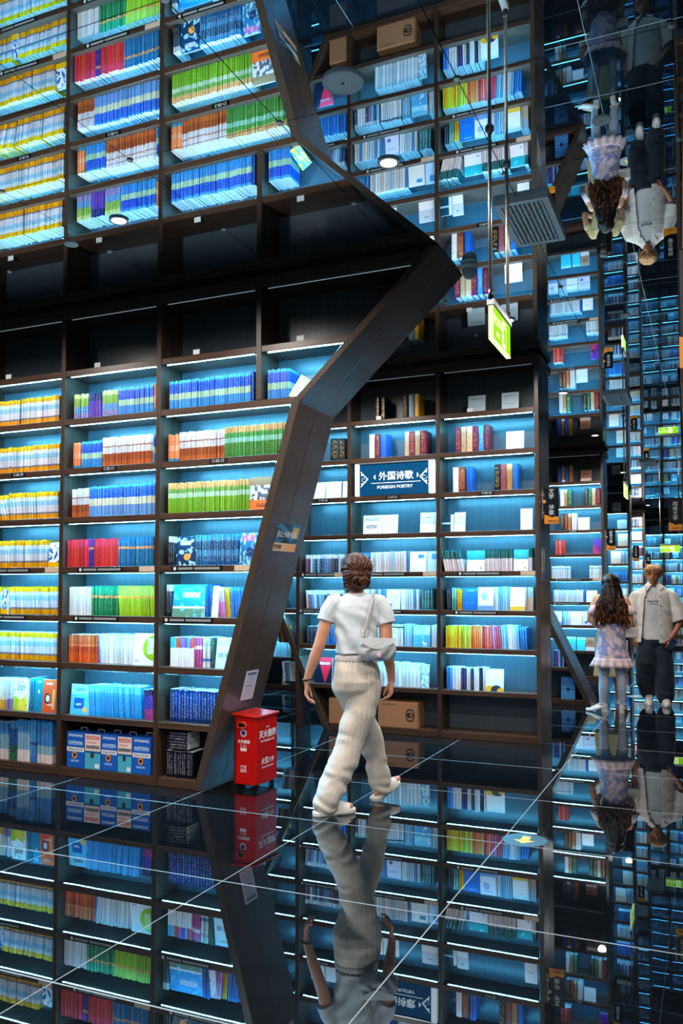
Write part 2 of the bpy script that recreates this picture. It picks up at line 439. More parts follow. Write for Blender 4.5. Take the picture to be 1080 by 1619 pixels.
# style: bands (from foot to head), lettering colour, amount ; or palette for mixed rows
STY = {
 'yellow_mag': ([(0,'#f8b000'),(.19,'#6f7488'),(.25,'#cfd8e4'),(.5,'#8fc4e2'),(.68,'#cfe4ee'),(.82,'#ffc400')], '#3a4a66', .35, 'thin yellow and white booklet'),
 'beige_gold': ([(0,'#d8a040'),(.3,'#e4e0cc')], '#8a7a50', .3, 'beige and gold booklet'),
 'lilac': ([(0,'#8f78b4'),(.35,'#c9cfe0')], '#40406a', .3, 'lilac booklet'),
 'teal': ([(0,'#147090'),(.9,'#2a90b0')], '#9fd8e8', .3, 'teal booklet'),
 'blue_stack': ([(0,'#d6dade'),(.28,'#6fa8c8'),(.68,'#2a7ac0')], '#ffffff', .2, 'tall blue and white volume'),
 'blue_stack2': ([(0,'#2a80cc'),(.4,'#1a3a80'),(.46,'#2f86cc')], '#ffffff', .2, 'tall blue volume with dark stripe'),
 'blue_stack3': ([(0,'#dadee2'),(.2,'#7fb4cc'),(.4,'#2a7fcc')], '#ffffff', .2, 'tall bright blue volume with white foot'),
 'blue_green_stack': ([(0,'#2a7a50'),(.2,'#1a5a48'),(.38,'#1a50a0'),(.8,'#3a8ac8')], '#ffffff', .15, 'tall volume banded green and dark blue'),
 'green_blue': ([(0,'#7f84c4'),(.25,'#4a9ad8'),(.5,'#7fae42'),(.82,'#c4d890')], '#e8f4e0', .3, 'thin green and blue booklet'),
 'purple': ([(0,'#5f3fb4'),(.68,'#182a6a')], '#b0a0e0', .25, 'thin purple booklet with navy head'),
 'blue_green': ([(0,'#2a8ee0'),(.34,'#a0d2b8'),(.56,'#1458d8'),(.9,'#4ab0f0')], '#d8ecff', .22, 'thin blue booklet with pale green band'),
 'blue_pale': ([(0,'#5f9ae0'),(.36,'#c8dcc8'),(.6,'#1a62dc'),(.93,'#4aa8f0')], '#e8f0ff', .22, 'thin blue booklet with cream band'),
 'orange_stripe': ([(0,'#2a88b8'),(.12,'#e08a50'),(.4,'#f0b890'),(.6,'#e08a50')], '#ffe8d0', .3, 'thin orange striped booklet'),
 'brown_white': ([(0,'#b4642c'),(.18,'#9a4f20'),(.44,'#ccd8e4'),(.66,'#9a6a50'),(.70,'#d2dae4')], '#6a7080', .35, 'thin brown and white booklet'),
 'red': ([(0,'#cc2a30'),(.7,'#d83a5a')], '#f0a0a0', .3, 'red booklet'),
 'violet': ([(0,'#3a2a90'),(.62,'#f0b070'),(.7,'#4a3aa0')], '#a090e0', .3, 'violet booklet'),
 'blue_band': ([(0,'#1a70a8'),(.60,'#f0b070'),(.68,'#1f78b0')], '#8fd0f0', .35, 'blue booklet with orange band'),
 'white': ([(0,'#dfe5ea'),(.95,'#f0f4f6')], '#8a94a0', .3, 'white booklet'),
 'green_band': ([(0,'#157a4a'),(.60,'#f0b060'),(.68,'#20906a')], '#a0e0c0', .3, 'green booklet with orange band'),
 'lime_band': ([(0,'#93bc10'),(.58,'#f0b040'),(.66,'#a4c850')], '#e8f4b0', .3, 'lime booklet with orange band'),
 'orange_red': ([(0,'#d4581c'),(.35,'#b8401c'),(.58,'#e89050'),(.64,'#c05a30')], '#f0b890', .3, 'orange red booklet'),
 'blue': ([(0,'#1f74cc'),(.9,'#3a94e0')], '#c0e0ff', .3, 'blue book'),
 'sky': ([(0,'#1c9ae8'),(.66,'#2aa4ee'),(.72,'#1a88d0'),(.75,'#58bcf4')], '#d0f0ff', .3, 'thin sky blue booklet'),
 'magenta_dark': ([(0,'#a83a90'),(.35,'#3a3ab0'),(.8,'#1a2250')], '#e0a0e0', .3, 'violet and magenta book'),
 'blue_dark': ([(0,'#1548a0')], '#80b0f0', .3, 'dark blue booklet'),
 'green_long': ([(0,'#3c8a40'),(.48,'#86ccc0'),(.64,'#3f9044'),(.80,'#c49a64')], '#b0d890', .35, 'thin green booklet with tan head'),
 'green_light': ([(0,'#6cb024'),(.50,'#b0dcc4'),(.66,'#6aa850'),(.80,'#d4a468')], '#d4e8a0', .35, 'thin light green booklet with tan head'),
 'dark_white': ([(0,'#14222e'),(.45,'#24384a'),(.8,'#c8d0d4')], '#c8d8e0', .4, 'dark booklet with pale head'),
 'blue_white': ([(0,'#1a5f9a'),(.3,'#3a90c8'),(.5,'#17527f'),(.8,'#3a98cc')], '#c8ecff', .5, 'blue booklet with white lettering'),
 'dark': ([(0,'#182634'),(.7,'#24384a')], '#b8ccd8', .35, 'dark book'),
 'blue_thick': ([(0,'#1a62a8')], '#80c0f0', .2, 'thick blue book'),
 'lilac_pink': ([(0,'#c874b8'),(.5,'#bcaede'),(.9,'#d8d4ec')], '#f0e0f8', .3, 'lilac and pink booklet'),
 'gold': ([(0,'#c8a018'),(.85,'#d8b848')], '#fff0b0', .35, 'gold book'),
 'magenta': ([(0,'#a83a78'),(.6,'#f0dce8'),(.72,'#b04a88')], '#f0c0dc', .3, 'magenta and white booklet'),
 'pattern': ([(0,'#e0e4e8'),(.2,'#3a7ab8'),(.3,'#e4e6ea'),(.7,'#b0b8c0'),(.8,'#e8e8ea')], '#5a6070', .7, 'patterned white booklet'),
 'dark_green': ([(0,'#1f4a48')], '#a0c080', .5, 'dark green book'),
 'navy': ([(0,'#0c2a66'),(.12,'#123680'),(.85,'#0c2a66')], '#d0e4ff', .45, 'navy blue volume with white lettering'),
 'navy_black': ([(0,'#0a1224'),(.5,'#0d1830')], '#d8e0f0', .45, 'nearly black volume with white lettering'),
 'gold_black': ([(0,'#12120e')], '#d8b04a', .7, 'black volume with gilt spine'),
 'black_gold': ([(0,'#0c0f12'),(.5,'#101418')], '#b89a50', .6, 'black and gold volume'),
 'navy_gold': ([(0,'#10202c')], '#c8a860', .5, 'dark navy volume with gilt marks'),
 'lightblue': ([(0,'#8cbcd8')], '#4a7a98', .35, 'light blue volume'),
 'crimson': ([(0,'#5f1430'),(.12,'#701a3a'),(.85,'#5f1430')], '#c89a60', .45, 'crimson volume with gilt marks'),
 'beige': ([(0,'#b8a484'),(.8,'#c8b698')], '#7a5a40', .35, 'beige volume'),
 'bluehard': ([(0,'#1560c0')], '#4a90e0', .15, 'thick plain blue volume'),
 'bluehard2': ([(0,'#2a80d0')], '#c8e0f8', .4, 'bright blue volume with pale lettering'),
 'redbrown': ([(0,'#642420'),(.15,'#7a3026'),(.85,'#642420')], '#d0a070', .4, 'red brown volume'),
 'pinkbrown': ([(0,'#8a4a54')], '#b08088', .2, 'dusty pink volume'),
 'tan': ([(0,'#a87c50'),(.8,'#c09a6a')], '#6a4a2a', .3, 'tan volume'),
 'green': ([(0,'#0f5048')], '#b0c070', .5, 'dark green volume'),
 'teal_dark': ([(0,'#2a6a70'),(.5,'#1c5058')], '#d0e8e8', .4, 'dark teal book'),
 'teal_light': ([(0,'#40a8a8'),(.5,'#90d8d4')], '#e8ffff', .3, 'light teal book'),
 'yellow': ([(0,'#f0a800'),(.4,'#f8c820')], '#7a5000', .3, 'yellow book'),
 'green_white': ([(0,'#d8ccd2'),(.12,'#e2dce0'),(.58,'#13585a')], '#a8c0c0', .3, 'green topped white book'),
 'beige_blue': ([(0,'#d8c4a8'),(.55,'#b0c8d8')], '#6a7a88', .4, 'beige and blue book'),
 'white_cap': ([(0,'#dce4ea'),(.86,'#1a2430'),(.93,'#dfe6ea')], '#90a0b0', .3, 'white book with black head'),
 'glossy_set': ([(0,'#cfe4ee'),(.5,'#dcecf4')], '#5a90b0', .25, 'glossy pale volume of a matching set'),
 'purple_dark': ([(0,'#3a2f68')], '#a8a0d0', .3, 'dark purple book'),
 'navy_plain': ([(0,'#142a4a')], '#8ab0d0', .3, 'navy book'),
 'white_set': ([(0,'#c8e4f0'),(.6,'#e4f0f4'),(.75,'#6ab8d8'),(.85,'#e4f0f4')], '#4a90b0', .4, 'white volume of a matching set'),
 'blue_fancy': ([(0,'#1f78c0'),(.8,'#2a90d8')], '#e0f4ff', .6, 'bright blue book with white lettering'),
 'mix_blue': (['#2a6fa8','#8ec4e0','#1c3f6a','#d4e8f2','#3a90c8','#22303c','#5ab0d8','#c8dce8','#7a4a70'], '#e8f4fa', .4, 'narrow blue or white book', .78, '#cfe6f2'),
 'mix_white': (['#dce8ee','#c4dcea','#e4ecf0','#a8d0e6','#d8e0e8','#e0e6ea','#3a78a8','#d0e4ee'], '#5a7890', .35, 'narrow white book'),
 'mix_pale': (['#a8d4ee','#d4e8f2','#6ab4e0','#e0ecf2','#88c4ea','#d8dce6'], '#4a78a0', .35, 'pale blue book'),
 'mix_dark': (['#1c2c3c','#e0b83a','#243a50','#c8504a','#2a6a98','#d8e0e4'], '#d0d8dc', .4, 'mixed dark and yellow book'),
 'mix_bluepurple': (['#2a4ab0','#3a7ad0','#bcd0ec','#4a3a98','#88b8e8','#1c2c5a'], '#e0e8f8', .4, 'blue or violet book'),
 'yellow_thin': (['#f0b810','#e8c420','#f4a800','#d8c430','#f0c838'], '#6a5a10', .35, 'thin yellow book'),
 'lime_thin': (['#b8cc40','#98c050','#e0d850'], '#4a5a20', .35, 'thin lime book'),
 'orange_thin': (['#e87a28','#f09a40','#e8a878','#d86830'], '#fff0e0', .35, 'thin orange book'),
 'red_thin': (['#c03a30','#d8504a','#a82828','#e08068'], '#ffe8e0', .35, 'thin red book'),
 'purple_thin': (['#8a3a88','#b84a78','#c03a50','#a080b8'], '#f8e0f0', .35, 'thin purple or pink book'),
}
def spine_mat(name):
    key = 'spine_' + name
    if key in MATS: return MATS[key]
    s = STY[name]; m, nt, b = newmat(key); L = nt.links.new
    u, v = uv_(nt); rnd = rnd_(nt)
    if isinstance(s[0][0], str):
        pal = s[0]; col = ramp_(nt, rnd, [(i/len(pal), comp(c)) for i, c in enumerate(pal)])
        if len(s) > 4:
            col = mix_(nt, math_(nt, 'GREATER_THAN', v, s[4]), col, comp(s[5]))
    elif name == 'multi_top':
        col = None
    else:
        col = ramp_(nt, v, [(p, comp(c)) for p, c in s[0]])
    # printed lettering: broken marks up the spine
    cv = N(nt, 'ShaderNodeCombineXYZ'); L(math_(nt, 'MULTIPLY', u, 2.6), cv.inputs[0]); L(math_(nt, 'MULTIPLY', v, 30), cv.inputs[1]); L(math_(nt, 'MULTIPLY', rnd, 90), cv.inputs[2])
    nz = N(nt, 'ShaderNodeTexNoise'); nz.inputs['Scale'].default_value = 1.0; nz.inputs['Detail'].default_value = 1; L(cv.outputs[0], nz.inputs['Vector'])
    inr = math_(nt, 'MULTIPLY', math_(nt, 'LESS_THAN', math_(nt, 'ABSOLUTE', math_(nt, 'SUBTRACT', u, .5)), .30), math_(nt, 'LESS_THAN', math_(nt, 'ABSOLUTE', math_(nt, 'SUBTRACT', v, .52)), .40))
    mk = math_(nt, 'MULTIPLY', math_(nt, 'MULTIPLY', math_(nt, 'GREATER_THAN', nz.outputs['Fac'], .54), inr), s[2])
    col = mix_(nt, mk, col, comp(s[1]))
    hs = N(nt, 'ShaderNodeHueSaturation'); L(col, hs.inputs['Color'])
    L(math_(nt, 'ADD', .66, math_(nt, 'MULTIPLY', rnd, .42)), hs.inputs['Value'])
    L(math_(nt, 'ADD', .49, math_(nt, 'MULTIPLY', math_(nt, 'FRACT', math_(nt, 'MULTIPLY', rnd, 5.7)), .02)), hs.inputs['Hue'])
    L(hs.outputs[0], b.inputs['Base Color']); b.inputs['Roughness'].default_value = .35
    MATS[key] = m; return m
STY['multi_top'] = (['#3a80d0','#d8a030','#b04a88','#4aa0c8','#c8502a','#6a4aa8'], '#6a7a8a', .3, 'white booklet with coloured head')
def multi_top_mat():
    m, nt, b = newmat('spine_multi_top'); u, v = uv_(nt); rnd = rnd_(nt); pal = STY['multi_top'][0]
    c = ramp_(nt, rnd, [(i/len(pal), comp(q)) for i, q in enumerate(pal)])
    nt.links.new(mix_(nt, math_(nt, 'LESS_THAN', v, .64), c, comp('#e2e8ee')), b.inputs['Base Color']); b.inputs['Roughness'].default_value = .35
    MATS['spine_multi_top'] = m
multi_top_mat()
# face-out covers: ops painted in order on the cover print
COV = {
 'blue_ink': ('#dfe8ee', [('n', 5, .52, '#1f4f90'), ('r', 0, 1, 0, .2, '#f2b000')]),
 'green_story': ('#dcecee', [('c', .1, .15, .35, '#9ac030'), ('c', .75, .1, .4, '#e0d040'), ('n', 6, .62, '#40a0a0'), ('t', .2, .8, .62, .82, '#203040')]),
 'teal_cover': ('#1a7a98', [('t', .3, .7, .86, .92, '#c8e8f0'), ('c', .5, .6, .08, '#e0c060')]),
 'red_story': ('#d8552c', [('t', .2, .7, .84, .9, '#ffffff'), ('c', .35, .42, .2, '#1c2438'), ('c', .37, .42, .13, '#c8d8f0'), ('r', .7, .9, .1, .7, '#e8b060'), ('t', .35, .8, .2, .26, '#ffffff')]),
 'green_circle': ('#e8eef2', [('c', 1.0, .55, .5, '#86b41c'), ('t', .66, .95, .35, .85, '#f4f8e8'), ('t', .1, .3, .1, .16, '#6a7a88')]),
 'sky_cover': ('#4cc0f4', [('r', 0, 1, .68, 1, '#8edcf8'), ('t', .25, .75, .76, .88, '#103050'), ('r', .2, .75, .2, .55, '#1460b8'), ('t', .3, .6, .3, .38, '#d8f0ff'), ('c', .8, .17, .12, '#f0d070')]),
 'map_cover': ('#5ab8e0', [('n', 4, .5, '#e8d860'), ('t', .2, .9, .4, .7, '#f0f8ff')]),
 'orange_scene': ('#c8ccd0', [('n', 6, .5, '#4a5460'), ('r', 0, 1, .75, 1, '#7a5a40'), ('r', 0, 1, 0, .3, '#e07030'), ('t', .3, .9, .08, .2, '#402010')]),
 'navy_scene': ('#123050', [('n', 5, .57, '#8ec4e0'), ('c', .55, .3, .15, '#e89a40'), ('t', .15, .7, .7, .85, '#d8ecf8')]),
 'blue_pink': ('#1f6a98', [('n', 6, .53, '#88c8e0'), ('t', .1, .9, .75, .95, '#d04a80'), ('c', .6, .4, .2, '#1a3a68'), ('n', 9, .62, '#e0a070')]),
 'sky_title': ('#1c98dc', [('r', 0, 1, 0, .26, '#5a8a70'), ('n', 5, .55, '#58b8e8'), ('r', 0, 1, .26, .32, '#d8ecf4'), ('t', .3, .85, .60, .76, '#ffffff')]),
 'white_lean': ('#e0e0e8', [('n', 8, .6, '#8a88a8')]),
 'pale_cover': ('#bcdcec', [('t', .25, .8, .82, .9, '#b08a40'), ('r', .15, .45, .35, .5, '#7a98a8'), ('r', .55, .85, .35, .5, '#7a98a8')]),
 'pale_sheet': ('#a8ccdc', [('t', .15, .85, .75, .85, '#7aa4b8'), ('t', .15, .85, .3, .4, '#8ab0c4')]),
 'white_sheet': ('#eef4f6', [('t', .2, .8, .3, .36, '#c0d0d8')]),
 'white_sheet2': ('#e8eef0', [('t', .2, .7, .5, .58, '#8a98a0')]),
 'text_cover': ('#e8eeee', [('t', .1, .9, .70, .92, '#404a50'), ('t', .15, .75, .30, .5, '#404a50')]),
 'grey_white': ('#e4e8ea', [('r', 0, 1, .4, 1, '#b4bcc4'), ('t', .35, .65, .72, .8, '#505a64')]),
 'dark_white_cover': ('#17394c', [('r', 0, 1, .45, .55, '#9fd0e4'), ('r', .75, 1, 0, 1, '#b8dcea')]),
 'white_window': ('#e4e4e0', [('r', .5, .85, .6, .85, '#2a7a98'), ('r', .5, .85, .6, .68, '#b8d0d8'), ('t', .1, .4, .08, .12, '#90989c')]),
 'blue_pale_cover': ('#a8d0ee', [('r', .45, 1, .6, .9, '#4a80b0')]),
 'teal_white': ('#dfe0e6', [('r', 0, 1, .55, 1, '#1f8a90'), ('n', 4, .6, '#5ac0c0'), ('r', 0, 1, .04, .5, '#dcdce4'), ('t', .72, .86, .1, .2, '#505860')]),
 'pale_dot': ('#ccd4ea', [('c', .3, .2, .12, '#6a5a98'), ('t', .15, .8, .6, .7, '#98a4c8')]),
 'blue_cover': ('#1463b4', [('t', .3, .8, .85, .9, '#90c4f0'), ('t', .25, .75, .32, .35, '#5a9ad8')]),
 'white_blue': ('#d8e4f0', [('r', 0, 1, 0, .2, '#6a94d0'), ('c', .4, .6, .2, '#88b0d8'), ('t', .2, .8, .8, .88, '#8aa0b8')]),
 'white_yellow': ('#e8eceb', [('r', 0, 1, 0, .18, '#f0c040'), ('n', 5, .66, '#d8dce0'), ('t', .2, .7, .75, .82, '#a0a8ac')]),
 'sea_cover': ('#4aa0d0', [('r', 0, 1, .55, 1, '#88d0e8'), ('n', 4, .58, '#d8f0f8')]),
 'red_wedge': ('#132038', [('w', '#d8283c'), ('t', .25, .85, .72, .82, '#f0e8e8')]),
 'photo_cover': ('#bfe0ec', [('n', 6, .55, '#5a90a0')]),
 'white_gold_hill': ('#e4e8e8', [('c', .25, .05, .25, '#e8b820'), ('c', .6, .05, .28, '#2a3a48'), ('c', .85, .0, .2, '#e0b030')]),
 'white_brown': ('#d4dce0', [('r', .3, .9, .1, .35, '#6a5040'), ('r', .3, .9, .45, .8, '#4a9ac0')]),
 'blue_box': ('#4a9ae0', [('c', .5, .45, .12, '#102a50'), ('r', 0, 1, .44, .47, '#1a4a80')]),
 'brown_white_cover': ('#a07058', [('r', 0, 1, 0, .28, '#e0dcd8'), ('t', .2, .8, .5, .8, '#6a4434')]),
 'purple_cover': ('#4a2878', [('d', '#a02858')]),
 'cyan_cover': ('#3ac0dc', [('r', 0, 1, .85, 1, '#a0e8f4')]),
 'peach': ('#f0d4c0', [('t', .1, .9, .35, .4, '#c07a60'), ('r', 0, 1, 0, .06, '#c09078')]),
 'boxset_blue': ('#1a5fc0', [('r', 0, 1, .46, .58, '#dfe8f0'), ('t', .08, .9, .64, .76, '#88b8e8'), ('t', .1, .9, .88, .95, '#c8d8f0'), ('c', .45, .36, .13, '#d89030'), ('c', .45, .36, .07, '#2a1810'), ('t', .2, .7, .16, .22, '#a8d0f8'), ('t', .08, .9, .49, .55, '#5a7a98')]),
 'boxset_teal': ('#48b0cc', [('r', 0, 1, .52, 1, '#e8e0dc'), ('t', .06, .94, .84, .96, '#c03028'), ('t', .1, .7, .74, .79, '#c87870'), ('t', .06, .94, .58, .68, '#203038'), ('r', 0, 1, .46, .52, '#1a5a90'), ('r', .36, .58, .32, .46, '#3a3028'), ('r', .64, .92, .04, .16, '#d8ecf0')]),
}
def cover_mat(name):
    key = 'cover_' + name
    if key in MATS: return MATS[key]
    base, ops = COV[name]; m, nt, b = newmat(key); L = nt.links.new; u, v = uv_(nt)
    cv = N(nt, 'ShaderNodeCombineXYZ'); L(u, cv.inputs[0]); L(v, cv.inputs[1])
    rnd = rnd_(nt); L(math_(nt, 'MULTIPLY', rnd, 20), cv.inputs[2])
    col = comp(base)
    def rect(x0, x1, z0, z1):
        a = math_(nt, 'MULTIPLY', math_(nt, 'GREATER_THAN', u, x0), math_(nt, 'LESS_THAN', u, x1))
        return math_(nt, 'MULTIPLY', a, math_(nt, 'MULTIPLY', math_(nt, 'GREATER_THAN', v, z0), math_(nt, 'LESS_THAN', v, z1)))
    for op in ops:
        k = op[0]
        if k == 'r': f = rect(*op[1:5]); c = op[5]
        elif k == 't':
            n = N(nt, 'ShaderNodeTexNoise'); n.inputs['Detail'].default_value = 0; n.inputs['Scale'].default_value = 1
            q = N(nt, 'ShaderNodeCombineXYZ'); L(math_(nt, 'MULTIPLY', u, 30), q.inputs[0]); L(math_(nt, 'MULTIPLY', v, 34), q.inputs[1])
            L(q.outputs[0], n.inputs['Vector'])
            f = math_(nt, 'MULTIPLY', rect(*op[1:5]), math_(nt, 'GREATER_THAN', n.outputs['Fac'], .47)); c = op[5]
        elif k == 'c':
            du = math_(nt, 'MULTIPLY', math_(nt, 'SUBTRACT', u, op[1]), .72); dv = math_(nt, 'SUBTRACT', v, op[2])
            f = math_(nt, 'LESS_THAN', math_(nt, 'SQRT', math_(nt, 'ADD', math_(nt, 'MULTIPLY', du, du), math_(nt, 'MULTIPLY', dv, dv))), op[3]*.8); c = op[4]
        elif k == 'n':
            n = N(nt, 'ShaderNodeTexNoise'); n.inputs['Scale'].default_value = op[1]; n.inputs['Detail'].default_value = 4; L(cv.outputs[0], n.inputs['Vector'])
            f = math_(nt, 'GREATER_THAN', n.outputs['Fac'], op[2]); c = op[3]
        elif k == 'w':   # wedge narrowing to the foot
            f = math_(nt, 'LESS_THAN', math_(nt, 'ABSOLUTE', math_(nt, 'SUBTRACT', u, .62)), math_(nt, 'MULTIPLY', v, .46)); c = op[1]
        elif k == 'd': f = math_(nt, 'GREATER_THAN', math_(nt, 'SUBTRACT', .75, u), v); c = op[1]
        col = mix_(nt, f, col, comp(c))
    if isinstance(col, tuple): b.inputs['Base Color'].default_value = col
    else: L(col, b.inputs['Base Color'])
    b.inputs['Roughness'].default_value = .3; MATS[key] = m; return m

# ------------------------------------------------------------------ book shapes (unit size, scaled per book)
def shape_spine():
    M = MB(); P = [(-.5,.03),(-.3,.0),(.3,.0),(.5,.03),(.5,1),(-.5,1)]; n = len(P)
    M.v += [(x,y,0) for x,y in P] + [(x,y,1) for x,y in P]
    us = [0,.2,.8,1]
    for i in range(3): M.face([i,i+1,n+i+1,n+i], 0, [(us[i],0),(us[i+1],0),(us[i+1],1),(us[i],1)])
    M.face([3,4,n+4,n+3], 0, [(.02,0),(.05,0),(.05,1),(.02,1)]); M.face([5,0,n,n+5], 0, [(.02,0),(.05,0),(.05,1),(.02,1)])
    M.face([4,5,n+5,n+4], 1); M.face([n+i for i in range(n)], 1); M.face([5,4,3,2,1,0], 1)
    return M
def shape_hard():
    """boards and rounded spine; the page block is a separate part"""
    M = MB(); t = .1
    P = [(-.5,.05),(-.35,.012),(0,0),(.35,.012),(.5,.05),(.5,1),(.5-t,1),(.5-t,.08),(-.5+t,.08),(-.5+t,1),(-.5,1)]; n = len(P)
    M.v += [(x,y,0) for x,y in P] + [(x,y,1) for x,y in P]; us = [0,.2,.5,.8,1]
    for i in range(4): M.face([i,i+1,n+i+1,n+i], 0, [(us[i],0),(us[i+1],0),(us[i+1],1),(us[i],1)])
    for i in range(4, n): M.face([i,(i+1)%n,n+(i+1)%n,n+i], 0, [(.02,0),(.05,0),(.05,1),(.02,1)])
    for q in ([0,1,2,3,4,7,8],[4,5,6,7],[8,9,10,0]):
        M.face([n+i for i in q], 0, [(.02,.99)]*len(q)); M.face(list(reversed(q)), 0, [(.02,.01)]*len(q))
    return M
def shape_face():
    M = MB(); t = 1
    M.v += [(-.5,0,0),(.5,0,0),(.5,1,0),(-.5,1,0),(-.5,0,1),(.5,0,1),(.5,1,1),(-.5,1,1)]
    M.face([0,1,5,4],0,[(0,0),(1,0),(1,1),(0,1)]); M.face([2,3,7,6],0,[(0,0),(.05,0),(.05,1),(0,1)]); M.face([3,0,4,7],0,[(0,0),(.02,0),(.02,1),(0,1)])
    M.face([1,2,6,5],1); M.face([4,5,6,7],1); M.face([3,2,1,0],1)
    return M
SHAPES = {'s': shape_spine(), 'h': shape_hard(), 'f': shape_face()}
pages_mesh = MB().box(-.42, .42, .06, .96, .02, .965).mesh('page_block', M_paper)
MESH = {}
def bmesh_for(kind, style):
    if (kind, style) not in MESH:
        mt = cover_mat(style) if kind == 'f' else spine_mat(style)
        MESH[(kind, style)] = SHAPES[kind].mesh('book', [mt, M_paper])
    return MESH[(kind, style)]
